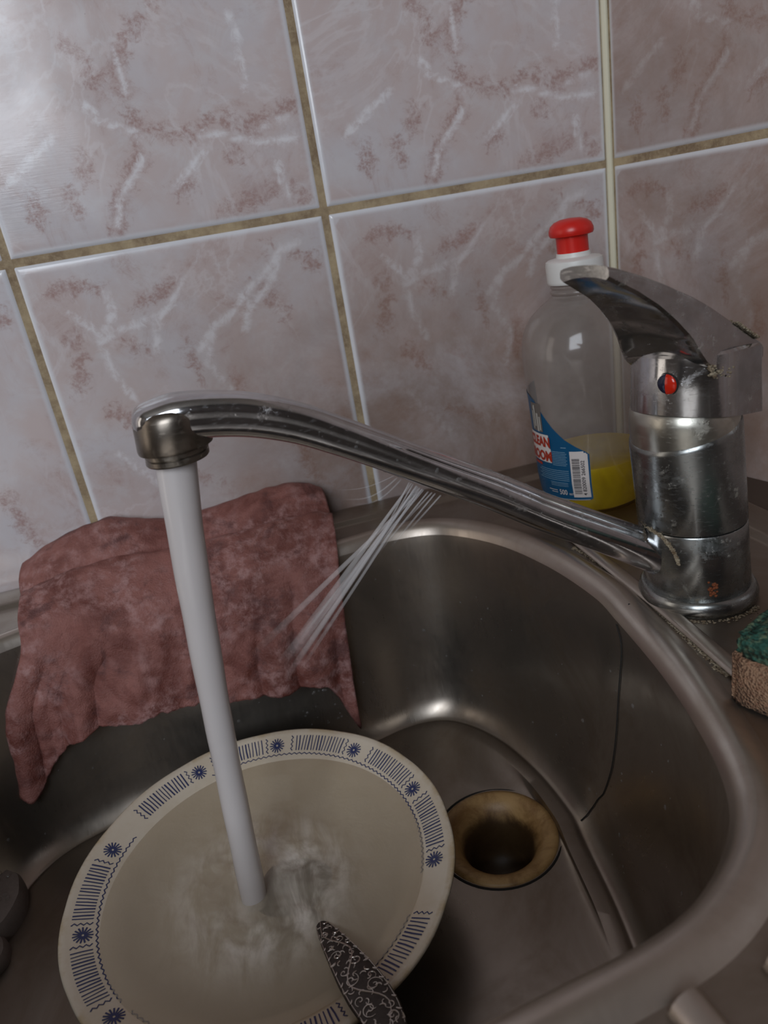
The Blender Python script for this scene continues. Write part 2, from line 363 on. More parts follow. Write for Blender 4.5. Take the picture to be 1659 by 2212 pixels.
def tiled_wall(name, org, d, nrm, cols, length, grime_shade_fn, top=1.75):
    org = Vector(org); d = Vector(d); nrm = Vector(nrm)
    vs = []; fs = []; mi = []; tc = []; ab = []; aw = []; ae = []; wr = []
    def P(s, z, off): return org + d * s + Vector((0, 0, z)) + nrm * off
    g = 0.0018
    for (s0, s1) in cols:
        for row, (z0, z1) in enumerate(((-0.0937, ZG), (ZG, ZG + .3), (ZG + .3, ZG + .6))):
            fine = row < 2 and s0 < 0.62
            st = 0.004 if fine else 0.02
            a0, a1, b0, b1 = s0 + g, s1 - g, z0 + g, z1 - g
            def axis(p, q):
                e = [0, .0006, .0014, .0024, .0036]
                n = max(2, int((q - p - .0072) / st)); mid = [p + .0036 + (q - p - .0072) * i / n for i in range(1, n)]
                return [p + x for x in e] + mid + [q - x for x in reversed(e)]
            us, zs = axis(a0, a1), axis(b0, b1)
            base = len(vs)
            for z in zs:
                for u in us:
                    e = min(u - a0, a1 - u, z - b0, b1 - z)
                    off = -0.0019 * (1 - min(1, e / .0036)) ** 2
                    vs.append(P(u, z, off))
                    # print coordinates: u in 0..0.2 from the tile's left edge (left as one faces the wall), v from the row joint
                    uu = (u - s0) if d.x > 0.5 or d.y < -0.5 else (s1 - u)
                    uu = uu if name == 'wall_right' else (0.2 - (u - s0))
                    lv = (z - ZG) if row != 2 else (z - ZG - .3)
                    A, B = (LB, LW) if row == 0 else (UB, UW)
                    tc += [uu, lv, 0.0 if row == 0 else 3.7]
                    if fine: ab.append(dist_poly((uu, lv), A)); aw.append(dist_poly((uu, lv), B))
                    else: ab.append(.1); aw.append(.1)
                    ae.append(e); wr.append(grime_shade_fn(u, z))
            nu = len(us)
            for j in range(len(zs) - 1):
                for i in range(nu - 1):
                    q = base + j * nu + i
                    f = (q, q + 1, q + nu + 1, q + nu)
                    fs.append(f if name == 'wall_right' else f[::-1]); mi.append(0)
    def quad(s0, s1, z0, z1, off, m):
        k = len(vs)
        for s, z in ((s0, z0), (s1, z0), (s1, z1), (s0, z1)):
            vs.append(P(s, z, off)); tc.extend([0, 0, 0]); ab.append(.1); aw.append(.1); ae.append(.1); wr.append(0)
        f = (k, k + 1, k + 2, k + 3); fs.append(f if name == 'wall_right' else f[::-1]); mi.append(m)
    quad(0, length, -0.86, ZG + .6, -0.0012, 1)
    quad(0, length, ZG + .6, top, -0.001, 2)
    o = mesh(name, vs, fs, [TILE, GROUT, PLASTER], None, True, mi,
             {'tile_coord': ('FLOAT_VECTOR', tc), 'brown_vein': ('FLOAT', ab), 'white_vein': ('FLOAT', aw), 'edge_dist': ('FLOAT', ae), 'grime_shade': ('FLOAT', wr)})
    return tag(o, kind='structure')
def ss(a, b, x):
    t = max(0, min(1, (x - a) / (b - a))); return t * t * (3 - 2 * t)
# back wall: s runs from the corner to the left
tiled_wall('wall_back', (0, 0, 0), (-1, 0, 0), (0, -1, 0), [(0, .2088)] + [(.2088 + .2 * k, .4088 + .2 * k) for k in range(8)], 1.9,
           lambda s, z: 1.0 * ss(.45, .20, s) * ss(.25, .06, z) + .15 * ss(.30, .0, s))
DR = Vector((0.2486, -0.9686, 0))
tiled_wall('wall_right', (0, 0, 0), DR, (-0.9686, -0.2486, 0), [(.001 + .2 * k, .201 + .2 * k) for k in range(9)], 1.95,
           lambda s, z: 0.86 + 0.14 * ss(.3, .0, z))  # right wall's darker side painted into its tile colour, only partly grime
# silicone bead down the corner
cb = MB(); cb.tube([(-0.0002, -0.0006, -0.02), (-0.0002, -0.0006, 0.45), (-0.0002, -0.0006, 0.806)], 0.0024, 10)
tag(cb.build('trim_1', simple('yellowed_silicone', (0.70, 0.66, 0.50), 0.4)), kind='structure')
# rest of the room, out of the picture but seen in the chrome
def slab(name, a, b, m):
    q = MB(); q.box(a, b); return tag(q.build(name, m, None, False, None), kind='structure')
slab('floor', (-1.95, -1.9, -0.90), (0.55, 0.05, -0.86), FLOORM)
slab('ceiling', (-1.95, -1.9, 1.75), (0.55, 0.05, 1.79), CEIL)
slab('wall_left', (-1.95, -1.9, -0.86), (-1.90, 0.0, 1.75), PLASTER)
q = MB(); wx0, wx1, wz0, wz1 = -1.52, -0.52, 0.42, 1.52
q.box((-1.9, -1.85, -0.86), (wx0, -1.80, 1.75)); q.box((wx1, -1.85, -0.86), (0.50, -1.80, 1.75))
q.box((wx0, -1.85, -0.86), (wx1, -1.80, wz0)); q.box((wx0, -1.85, wz1), (wx1, -1.80, 1.75))
tag(q.build('wall_front', PLASTER, None, False, None), kind='structure')
q = MB()
for a, b in (((wx0, wz0), (wx0 + .05, wz1)), ((wx1 - .05, wz0), (wx1, wz1)), ((wx0, wz0), (wx1, wz0 + .05)), ((wx0, wz1 - .05), (wx1, wz1)), ((-1.04, wz0), (-1.00, wz1))):
    q.box((a[0], -1.80, a[1]), (b[0], -1.765, b[1]))
tag(q.build('window_1', FRAME, None, False, None), kind='structure')

# ------------------------------------------------------------------ worktop
sx0, sx1, sy0, sy1 = -0.66, -0.006, -0.92, -0.006
ct = MB()
zc0, zc1 = -0.040, -0.0045
def prism(mb, poly, z0, z1):
    k = len(mb.v); n = len(poly)
    for z in (z0, z1): mb.v += [Vector((x, y, z)) for x, y in poly]
    mb.f.append(tuple(k + n + i for i in range(n))); mb.m.append(0)
    mb.f.append(tuple(k + i for i in reversed(range(n)))); mb.m.append(0)
    for i in range(n):
        j = (i + 1) % n; mb.f.append((k + i, k + j, k + n + j, k + n + i)); mb.m.append(0)
ix0, ix1, iy0, iy1 = sx0 + .02, sx1 - .02, sy0 + .02, sy1 - .02
xr = lambda y: DR.x / -DR.y * -y - 0.001
prism(ct, [(ix1, -.001), (ix1, -.95), (xr(-.95), -.95), (-.0015, -.001)], zc0, zc1)
prism(ct, [(-1.0, -.001), (-1.0, -.95), (ix0, -.95), (ix0, -.001)], zc0, zc1)
prism(ct, [(ix0, -.001), (ix0, iy1), (ix1, iy1), (ix1, -.001)], zc0, zc1)
prism(ct, [(ix0, iy0), (ix0, -.95), (ix1, -.95), (ix1, iy0)], zc0, zc1)
tag(ct.build('countertop', COUNTER, None, False, None), 'dark brown worktop showing as a strip between sink and tiled wall', 'countertop')

# ------------------------------------------------------------------ sink
sink = empty('sink', (-0.305, -0.23, 0.0), 'stainless steel sink with a deep rounded bowl beside the tiled walls', 'sink')
CB = Vector((-0.305, -0.23))
OUT = [(-253,-66),(-211,-63),(-178,-74),(-152,-108),(-137,-153),(-131,-199),(-133,-228),(-139,-274),(-147,-310),(-157,-340),(-169,-360),(-188,-376),(-213,-387),(-249,-392),(-300,-396),(-370,-396),(-438,-390),(-495,-366),(-526,-312),(-534,-230),(-526,-150),(-500,-100),(-452,-76),(-400,-68),(-325,-66)]
oc = catmull([(x * .001, y * .001, 0) for x, y in OUT], 14, True)
pol = sorted([(math.atan2(p.y - CB.y, p.x - CB.x), math.hypot(p.x - CB.x, p.y - CB.y)) for p in oc])
polx = [(a - 2 * PI, r) for a, r in pol[-6:]] + pol + [(a + 2 * PI, r) for a, r in pol[:6]]
def rad_out(th):
    th = (th + PI) % (2 * PI) - PI
    return lerp_tab(polx, th)
def rect_r(th, x0, x1, y0, y1):
    c, s = math.cos(th), math.sin(th); t = []
    if c > 1e-9: t.append((x1 - CB.x) / c)
    if c < -1e-9: t.append((x0 - CB.x) / c)
    if s > 1e-9: t.append((y1 - CB.y) / s)
    if s < -1e-9: t.append((y0 - CB.y) / s)
    return min(t)
angs = [2 * PI * k / 288 - PI for k in range(288)]
for e in (0, .002, .022, .027):
    for x in (sx0 + e, sx1 - e):
        for y in (sy0 + e, sy1 - e): angs.append(math.atan2(y - CB.y, x - CB.x))
angs = sorted(angs)
def ring_rect(e, z): return [(CB.x + math.cos(a) * rect_r(a, sx0 + e, sx1 - e, sy0 + e, sy1 - e), CB.y + math.sin(a) * rect_r(a, sx0 + e, sx1 - e, sy0 + e, sy1 - e), z) for a in angs]
def ring_bowl(dd, z): return [(CB.x + math.cos(a) * (rad_out(a) + dd), CB.y + math.sin(a) * (rad_out(a) + dd), z) for a in angs]
DC = Vector((-0.2085, -0.2035)); DRR = 0.0335
deck = MB()
deck.loft([ring_rect(0, -.0045), ring_rect(0, -.0006), ring_rect(.001, .0006), ring_rect(.003, .0009), ring_rect(.022, .0009), ring_rect(.0245, .0), ring_rect(.026, -.0022), ring_rect(.029, -.003),
           ring_bowl(.014, -.003), ring_bowl(.0115, -.0026)])
deck.build('deck', STEEL, sink, True, 60)
rim = MB()
rim.loft([ring_bowl(.0115, -.0026), ring_bowl(.009, -.0012), ring_bowl(.006, .0008), ring_bowl(.003, .0018), ring_bowl(.0, .0018), ring_bowl(-.003, .0006), ring_bowl(-.0055, -.002), ring_bowl(-.0072, -.006)])
rim.build('bowl_rim', STEEL_RIM, sink, True, 60)
WALLP = [(-.0072, -.006), (-.0085, -.012), (-.0100, -.025), (-.0130, -.055), (-.0165, -.090), (-.0195, -.115), (-.0225, -.128), (-.0265, -.1355), (-.0305, -.1395), (-.0325, -.1412), (-.0336, -.1414), (-.0350, -.1400), (-.0375, -.1393), (-.044, -.1395)]
bowl = MB()
rings = [ring_bowl(a, b) for a, b in WALLP]
last = rings[-1]
drc = [(DC.x + math.cos(a) * (DRR + .001), DC.y + math.sin(a) * (DRR + .001), -.1455) for a in angs]
for k in range(1, 15):
    t = k / 14; tt = t ** 0.9
    rr = []
    for p, c in zip(last, drc):
        x = p[0] + (c[0] - p[0]) * tt; y = p[1] + (c[1] - p[1]) * tt
        z = -.1395 + (-.1455 + .1395) * t
        # the pressed floor has a low crease running from the drain to the right wall
        cr = math.exp(-(((y - (DC.y + (x - DC.x) * .35)) / .004) ** 2)) if x > DC.x else 0
        z += -0.0016 * cr * (1 - t) + 0.0012 * math.sin(x * 60 + y * 38) * t * (1 - t)
        rr.append((x, y, z))
    rings.append(rr)
bowl.loft(rings)
bowl.build('bowl', STEEL, sink, True, 60)
# weld seam on the bowl wall
def wall_pt(th, k, push=0.0004):
    dd = lerp_tab([(i, a) for i, (a, b) in enumerate(WALLP)], k); z = lerp_tab([(i, b) for i, (a, b) in enumerate(WALLP)], k)
    r = rad_out(th) + dd - push
    return (CB.x + math.cos(th) * r, CB.y + math.sin(th) * r, z + push * .3)
SEAM = [(.004, .2), (-.047, 1.3), (-.049, 2.6), (-.048, 3.5), (-.018, 4.4), (.06, 5.9), (.088, 8.0)]
sm = MB(); sm.tube([wall_pt(p.x, p.y) for p in catmull([(a, b, 0) for a, b in SEAM], 7)], 0.00030, 6)
sm.build('weld_seam', DARK, sink)
cr_ = MB(); cr_.tube([(-.1335, -.2285, .0016), (-.130, -.2310, .0006), (-.1265, -.2330, -.0018), (-.1225, -.2340, -.0029)], .0005, 6); cr_.build('deck_crease', DARK, sink)
# bead pressed into the deck beside the bowl
rd = MB(); rp = [(-.104, -.098, -.0034), (-.111, -.118, -.0026), (-.1155, -.140, -.0018), (-.117, -.18, -.0016), (-.1185, -.24, -.0016), (-.1215, -.29, -.0016), (-.125, -.36, -.0016), (-.130, -.46, -.0016), (-.134, -.56, -.0016), (-.135, -.60, -.0034)]
rd.tube(catmull(rp, 8), 0.0042, 14, flat=0.42); rd.build('deck_bead', STEEL_RIM, sink)
# crusty deposit along the bead
lm = MB(); random.seed(3)
def blob(mb, c, r, sq=0.35, n=7):
    rings = []
    for i in range(1, n // 2 + 2):
        a = PI * i / (n // 2 + 2) 
        rings.append([(c[0] + math.sin(a) * math.cos(2 * PI * k / n) * r * (1 + .35 * nz(c[0] * 900 + k, c[1] * 900, i)), c[1] + math.sin(a) * math.sin(2 * PI * k / n) * r * (1 + .35 * nz(k, c[1] * 700, i + c[0] * 500)), c[2] + math.cos(a) * r * sq) for k in range(n)])
    mb.loft(rings, True, True, True)
path = catmull([(-.121, -.150, 0), (-.1205, -.20, 0), (-.1225, -.235, 0), (-.1235, -.262, 0), (-.126, -.292, 0)], 30)
for p in path:
    for _ in range(6):
        blob(lm, (p.x + random.gauss(0, .0010), p.y + random.uniform(-.001, .001), -.0028), random.uniform(.0002, .0007), .5, 6)
for k in range(260):
    a = random.uniform(math.radians(150), math.radians(300)); r = .0280 + random.expovariate(1 / .0012)
    blob(lm, (-.094 + math.cos(a) * r, -.228 + math.sin(a) * r, -.0028), random.uniform(.0002, .0007), .5, 6)
lm.build('limescale_crust', LIME, sink)
tag(sink.children[-1], 'tan crusted limescale')
# drainboard ribs
for (x, y) in ((-.2245, -.402), (-.1945, -.400), (-.1645, -.400), (-.2545, -.405), (-.2845, -.407)):
    rb = MB(); rb.tube(catmull([(x - .0005, y + .0005, -.0042), (x, y - .003, -.002), (x + .001, y - .012, -.0008), (x + .012, y - .12, -.0008), (x + .03, y - .30, -.0008), (x + .032, y - .32, -.004)], 8),
                        [0.0015] + [0.0052] * 0 + [0.0015 + 0.0040 * min(1, k / 9) for k in range(1, 41)], 14, flat=0.7)
    rb.build('drainboard_rib', STEEL_RIM, sink)
# drain
dr = MB(); prof = [(.0352, -.0004), (.0345, .0010), (.0318, .0014), (.0290, .0008), (.0262, -.0010), (.0232, -.0045), (.0206, -.0095), (.0186, -.016), (.0178, -.026), (.0175, -.040), (.0, -.040)]
dv = []; df = []; dd = []
n = 64
for i, (r, z) in enumerate(prof):
    for k in range(n):
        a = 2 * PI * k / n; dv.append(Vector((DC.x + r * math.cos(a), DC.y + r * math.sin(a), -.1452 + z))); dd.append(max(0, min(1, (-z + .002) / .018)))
for i in range(len(prof) - 1):
    for k in range(n): df.append((i * n + k, (i + 1) * n + k, (i + 1) * n + (k + 1) % n, i * n + (k + 1) % n))
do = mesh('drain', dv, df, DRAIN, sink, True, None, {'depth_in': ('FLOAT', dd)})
do['label'] = 'brown stained plastic drain cup'
rg = MB(); rg.lathe([(.0352, -.1456), (.0368, -.1450), (.0376, -.1456)], (DC.x, DC.y, 0), 64); rg.build('drain_gasket', DARK, sink)

# ------------------------------------------------------------------ faucet
FX, FY = -0.094, -0.228
faucet = empty('faucet', (FX, FY, -0.003), 'worn chrome single-lever mixer tap standing on the sink deck, water running', 'tap')
LEAN = Vector((-0.072, 0.018, 1.0))
def fax(z): return Vector((FX, FY, 0)) + Vector((LEAN.x * z, LEAN.y * z, z))
m = MB(); m.lathe([(.0215, -.0029), (.0268, -.0029), (.0280, -.0012), (.0282, .0010), (.0275, .0036), (.0263, .0052), (.0252, .0056), (.022, .0056)], None, 72, 0, fax, True, True)
m.build('base_ring', CHROME, faucet)
m = MB(); m.lathe([(.0244, .0048), (.0250, .0058), (.0250, .0386), (.0246, .0394), (.0230, .0396)], None, 72, 0, fax, True, True)
m.build('spout_collar', CHROME, faucet)
m = MB(); 
nb = 72; rings = []
for r, z0 in ((.0230, .0397), (.0246, .0399), (.0251, .0406), (.0251, .060), (.0251, .0765), (.0248, .0785), (.0240, .0795), (.0225, .0793)):
    ring = []
    for k in range(nb):
        a = 2 * PI * k / nb
        # the sleeve's upper edge is scooped lower at the front
        z = z0 + (0.0072 + 0.0055 * math.cos(a + math.radians(14.5)) + .0015 * math.sin(a) if z0 > .07 else 0)
        c = fax(z); ring.append(c + Vector((r * math.cos(a), r * math.sin(a), 0)))
    rings.append(ring)
m.loft(rings, True, True, True); m.build('body_sleeve', CHROME, faucet)
m = MB(); m.lathe([(.0243, .072), (.0243, .088), (.0240, .092), (.0232, .0965), (.0215, .0985), (.020, .100)], None, 72, 0, fax, True, True)
m.build('cartridge_collar', DOME, faucet)
# handle: rounded head that grows into the rising lever
Lz = Vector((-0.891, -0.454, 0)); Wz = Vector((0.454, -0.891, 0))
def HP(u, w, z): return fax(.11) + Vector((.0028, -.0007, 0)) + Vector((0, 0, z - .11)) + Lz * u + Wz * w
TOP = [(-.0262, .1180), (-.0245, .1200), (-.012, .1268), (.0, .1335), (.014, .1420), (.028, .1502), (.043, .1575), (.056, .1630), (.0680, .1672), (.0745, .1690)]
BOT = [(-.0262, .0925), (-.0245, .0925), (-.012, .0930), (.0, .0935), (.014, .0945), (.0215, .0955)]
hb = MB()
def topz(u): return lerp_tab(TOP, u)
def foot(z):
    # plan outline of the head at height z: square at the back, round in front, slightly flared at the foot
    fl = 1.0 + 0.03 * (1 - min(1, max(0, (z - .0925) / .02)))
    k = 1.0 - 0.05 * ss(.108, .122, z)
    pts = []
    back = -.0248
    for a in range(0, 33):           # front half circle
        t = -PI / 2 + PI * a / 32; pts.append((.0005 + math.cos(t) * .0232 * k, math.sin(t) * .0238))
    cr = .004
    for (cx_, cy_, a0) in ((back + cr, .0238 - cr, PI / 2), (back + cr, -.0238 + cr, PI)):
        for a in range(0, 7):
            t = a0 + PI / 2 * a / 6; pts.append((cx_ + math.cos(t) * cr, cy_ + math.sin(t) * cr))
    return [(u * fl, w * fl) for u, w in pts]
levels = [0, .04, .1, .2, .35, .5, .65, .8, .9, .96, 1.0]
rings = []
for t in levels:
    ring = []
    for (u, w) in foot(.0925 + .03 * t):
        zt = min(topz(u) - .0012, .1235 + .02 * u); zb = .0935 + .20 * u
        z = zb + (zt - zb) * t
        k = 1.0 - (0.05 if t > .97 else 0)
        ring.append(HP(u * k, w * k, z))
    rings.append(ring)
hb.loft(rings, True, True, True)
# lever blade
NU = 36
def halfw(u): return lerp_tab([(-.026, .0225), (.0, .0215), (.02, .0190), (.035, .0155), (.055, .0122), (.0745, .0104)], u)
def undr(u): return lerp_tab([(-.026, .112), (.004, .1150), (.014, .1170), (.0195, .1205), (.0235, .1260), (.028, .1325), (.036, .1405), (.046, .1485), (.057, .1555), (.0745, .1642)], u)
rings = []
for i in range(NU + 1):
    u = -.0255 + (.1000) * i / NU
    zt, zb, h = topz(u), undr(u), halfw(u); c = .0012
    cam_ = .0008
    sec = [(-h, zb + c), (-h + c, zb), (-h * .5, zb + .0010), (0, zb + .0014), (h * .5, zb + .0010), (h - c, zb), (h, zb + c), (h, zt - c * 1.4), (h - c * .4, zt - c * .4), (h - c * 1.5, zt), (h * .5, zt + cam_ * .8), (0, zt + cam_), (-h * .5, zt + cam_ * .8), (-h + c * 1.5, zt), (-h + c * .4, zt - c * .4), (-h, zt - c * 1.4)]
    rings.append([HP(u, w, z) for w, z in sec])
hb.loft(rings, True, True, True)
hnd = hb.build('handle', CHROME_L, faucet, True, 32)
# crust on the back of the lever
lc = MB(); random.seed(5)
for k in range(150):
    t = random.random(); u = -.020 + .020 * t + random.gauss(0, .0012); w = .0205 - .010 * abs(t - .5) * 0 + random.gauss(0, .0016)
    w = min(w, halfw(u) + .0004)
    p = HP(u, w, topz(u) + .0004); blob(lc, p, random.uniform(.0003, .0011), .6)
for k in range(110):
    u = random.uniform(.002, .018); w = .0205 - .22 * (u - .002) + random.gauss(0, .0008)
    p = HP(u, w + .002, undr(u) + random.uniform(-.004, .001)); blob(lc, p, random.uniform(.0003, .0009), .8)
lc.build('handle_crust', LIME, faucet); tag(faucet.children[-1], 'yellowish limescale crust')
# hot and cold dot on the front of the head
def dot_half(name, sgn, mat):
    mb = MB(); c = HP(.0228, .0032, .1120); X = Wz; Z = Vector((0, 0, 1)); Nn = Lz; R = .0047
    rings = []
    for i in range(7):
        ph = PI / 2 * i / 6; rr = R * math.cos(ph); hh = .0018 * math.sin(ph)
        a0 = -PI / 2 if sgn > 0 else PI / 2
        rings.append([c + X * math.cos(a0 + PI * k / 16) * rr + Z * math.sin(a0 + PI * k / 16) * rr + Nn * hh for k in range(17)])
    mb.loft(rings, False); mb.build(name, mat, faucet)
dot_half('hot_marker', 1, simple('red_enamel', (0.58, 0.022, 0.008), 0.15)); dot_half('cold_marker', -1, simple('navy_enamel', (0.010, 0.014, 0.035), 0.15))
dm = MB(); c = HP(.0225, .0032, .1120)
dm.loft([[c + Wz * math.cos(2 * PI * k / 32) * r + Vector((0, 0, 1)) * math.sin(2 * PI * k / 32) * r + Lz * h for k in range(32)] for r, h in ((.0052, -.0004), (.0052, .0006), (.0047, .0008))], True)
dm.build('marker_rim', DARK, faucet)
# spout
SP = [(-.100, -.2275, .0150), (-.1104, -.2267, .0204), (-.122, -.2258, .0282), (-.1471, -.2239, .0442), (-.1713, -.222, .0592), (-.1948, -.2201, .0753), (-.216, -.2185, .0885), (-.2273, -.2176, .0955), (-.2429, -.2164, .1053), (-.2589, -.2151, .1150), (-.2748, -.2139, .1240), (-.2924, -.2125, .1312), (-.3087, -.2113, .1352), (-.322, -.2103, .1366), (-.334, -.2093, .1352)]
SR = [.0105, .0104, .0099, .0092, .0089, .0086, .0083, .0080, .0079, .0080, .0083, .0088, .0092, .0096, .0088]
sp = catmull(SP, 6); sr = [lerp_tab([(i, r) for i, r in enumerate(SR)], k / 6) for k in range(len(sp))]
m = MB(); rings = []
side = Vector((0.0776, -0.997, 0)).normalized() * -1
for i, p in enumerate(sp):
    t = (sp[min(i + 1, len(sp) - 1)] - sp[max(i - 1, 0)]).normalized()
    x = side; y = t.cross(x).normalized()
    if y.z < 0: y = -y
    r = sr[i]; ring = []
    f = ss(4, 10, i / 6) # becomes a flat-topped, ridged section away from the body
    g = ss(9.5, 13, i / 6)
    for k in range(72):
        a = 2 * PI * k / 72; ca, sa = math.cos(a), math.sin(a)
        e = 1.0 + f * 0.16 * abs(math.sin(2 * a)) ** 1.5
        da = (a - (PI - .62) + PI) % (2 * PI) - PI
        e -= .075 * math.exp(-(da / .07) ** 2) * ss(2.2, 3.2, i / 6) * ss(8.6, 7.4, i / 6)
        wx = r * (1.0 + .30 * g)
        ring.append(p + x * ca * wx * e + y * sa * r * e * (1 - .10 * g * (sa > 0)))
    rings.append(ring)
# rounded nose
tip = rings[-1]; c = sum((Vector(p) for p in tip), Vector()) / len(tip)
for s_, dx in ((.92, .0022), (.72, .0042), (.40, .0054)):
    rings.append([c + (Vector(p) - c) * s_ + Vector((-dx, dx * .08, -dx * .25)) for p in tip])
m.loft(rings, True, True, True)
m.build('spout', CHROME_S, faucet, True, 50)
# head that carries the aerator
AX = Vector((-.3255, -.2100, 0)); tilt = Vector((-0.10, -0.06, 1.0))
def aax(z): return AX + Vector(((z - .122) * -tilt.x, (z - .122) * -tilt.y, z))
m = MB(); m.lathe([(.0128, .1236), (.0152, .1242), (.0156, .1254), (.0157, .1330), (.0156, .1372), (.0151, .1392), (.0138, .1406), (.010, .1424), (.005, .1434), (.001, .1436)], None, 56, 0, aax, True, True)
m.build('spout_head', CHROME_D, faucet)
m = MB(); m.lathe([(.0100, .1186), (.0126, .1188), (.0131, .1194), (.0131, .1212), (.0127, .1216), (.0131, .1220), (.0131, .1238), (.0126, .1242)], None, 56, 0, aax, False, True)
m.lathe([(.0100, .1186), (.0098, .1200), (.001, .1200)], None, 56, 0, aax)
m.build('aerator', CHROME_D, faucet); tag(faucet.children[-1], 'tarnished dark aerator')
# pale deposit where the spout enters the body
lj = MB(); random.seed(9)
JP = [(-.1212,-.2235,.0415),(-.1215,-.2286,.0410),(-.1210,-.2325,.0404),(-.1201,-.2359,.0393),(-.1190,-.2385,.0372),(-.1175,-.2411,.0337),(-.1163,-.2428,.0298),(-.1156,-.2438,.0261)]
for p in catmull(JP, 22):
    for _ in range(3): blob(lj, p + Vector((random.gauss(0, .0002), random.gauss(0, .0003), random.gauss(0, .0005))), random.uniform(.0003, .0007), .9, 6)
lj.build('joint_crust', LIME, faucet)
rs = MB()
for k in range(26):
    a = math.radians(252 + random.gauss(0, 2.2)); z = .0125 + random.gauss(0, .0022); c = fax(z)
    blob(rs, c + Vector((math.cos(a) * .0249, math.sin(a) * .0249, 0)), random.uniform(.0004, .0009), .9)
rs.build('rust_spot', simple('rust', (0.17, 0.045, 0.012), 0.8), faucet)

# ------------------------------------------------------------------ running water
ws = MB()
P0 = Vector((-.3268, -.2095, .1196)); P1 = Vector((-.3462, -.2285, -.1075))
pts = []; rad = []
for k in range(41):
    t = k / 40; z = P0.z + (P1.z - P0.z) * t
    fall = P0.z - z; tt = (-1 + math.sqrt(1 + 4 * 4.9 * fall)) / 9.8; T = (-1 + math.sqrt(1 + 4 * 4.9 * (P0.z - P1.z))) / 9.8
    q = P0.lerp(P1, tt / T); pts.append((q.x, q.y, z)); rad.append((.0086 - .0027 * min(1, t * 1.6) ** .7 + .0006 * t) * (1 + .015 * math.sin(k * .9)))
ws.tube(pts, rad, 40, up=(0, 1, 0))
tag(ws.build('water_stream', W_JET), 'thick whitish stream of water falling from the tap into the plate', 'water')
spr = empty('water_spray', (-.235, -.218, .086), 'fan of fine water jets leaking down from underneath the spout', 'water')
def toroom(u, v, depth):   # a point at a given distance in front of the viewer's place
    k = depth / 1573.7
    return Vector((-.3023684, -.5136421, .1979)) + RX * ((u - 829.5) * k) + RY * ((v - 1106) * k) + RZ * depth
JETS = []
random.seed(31)
for k in range(9):      # the main jet: strands that leave one crack and slowly part
    e = random.gauss(0, 1)
    JETS.append((898 + 9 * e, 1049 + 5 * e, .3395 + .0006 * e, 610 + 26 * random.gauss(0, 1), 1455 + random.uniform(-40, 20), .402 + .003 * e, .00045, random.uniform(.0010, .0028), 0, .9))
for a in ((892, 1046, .340, 790, 1225, .37), (884, 1042, .338, 816, 1178, .352), (940, 1066, .342, 846, 1180, .362), (925, 1062, .341, 800, 1215, .368), (952, 1070, .343, 880, 1150, .358), (912, 1056, .34, 770, 1250, .37),
          (905, 1054, .34, 826, 1150, .36), (933, 1064, .342, 862, 1140, .36)):
    JETS.append(a + (.0004, .0006, 0, .8))
JETS += [(858, 1032, .337, 740, 1078, .350, .0004, .0004, 10, .5), (850, 1028, .336, 720, 1058, .350, .0003, .0003, 6, .4), (866, 1036, .337, 760, 1090, .350, .0004, .0005, 10, .4)]
for (u0, v0, d0, u1, v1, d1, r0, r1, sag, al) in JETS:
    a = toroom(u0, v0, d0); b = toroom(u1, v1, d1); j = MB(); n_ = 24
    j.tube([a.lerp(b, k / n_) + Vector((0, 0, -.004 * sag / 10 * math.sin(PI * k / n_))) for k in range(n_ + 1)], [r0 + (r1 - r0) * k / n_ for k in range(n_ + 1)], 8, cap=False)
    fd = [al * (1 - (q // 8) / n_) ** 1.1 * (.25 + .75 * min(1, (q // 8) / 2 + .4)) for q in range(len(j.v))]
    mesh('jet', j.v, j.f, W_SPRAY, spr, True, None, {'fade': ('FLOAT', fd)})

# ------------------------------------------------------------------ plate
PC = Vector((-.3397, -.2138, -.0971)); PN = Vector((0.004, -0.024, 1)).normalized()
plate = empty('plate', (PC.x, PC.y, -.139), 'cream soup plate with a blue patterned rim, filled with water', 'plate')
PXa = Vector((1, 0, 0)); PXa = (PXa - PN * PXa.dot(PN)).normalized(); PYa = PN.cross(PXa)
def pp(r, a, h): return PC + PXa * (r * math.cos(a)) + PYa * (r * math.sin(a)) + PN * h
def scal(a): return 1 + 0.006 * (abs(math.sin(a * 6 + .6)) - .5)
PROF = [(.0, -.0345), (.030, -.0345), (.048, -.0340), (.058, -.0305), (.066, -.0225), (.0715, -.0145), (.0755, -.0095), (.0800, -.0068), (.0860, -.0047), (.0920, -.0025), (.0965, -.0010), (.0990, -.0002), (.1000, -.0004), (.1004, -.0014), (.0998, -.0024), (.0975, -.0034), (.0900, -.0066), (.0800, -.0110), (.0735, -.0185), (.0670, -.0275), (.0600, -.0345), (.0540, -.0375), (.0525, -.0405), (.0500, -.0405), (.0490, -.0375), (.0, -.0375)]
pv = []; pf = []; pe = []; n = 144
for (r, h) in PROF:
    for k in range(n):
        a = 2 * PI * k / n; s_ = 1 + (scal(a) - 1) * ss(.08, .1, r); pv.append(pp(r * s_, a, h)); pe.append(max(0, .1 - r))
for i in range(len(PROF) - 1):
    for k in range(n): pf.append((i * n + k, i * n + (k + 1) % n, (i + 1) * n + (k + 1) % n, (i + 1) * n + k))
mesh('dish', pv, pf, PLATE, plate, True, None, {'edge_dist': ('FLOAT', pe)})
TOPP = [(r, h) for r, h in PROF[:12]]
def ph(r): return lerp_tab(TOPP, r) + .00022
pat = MB()
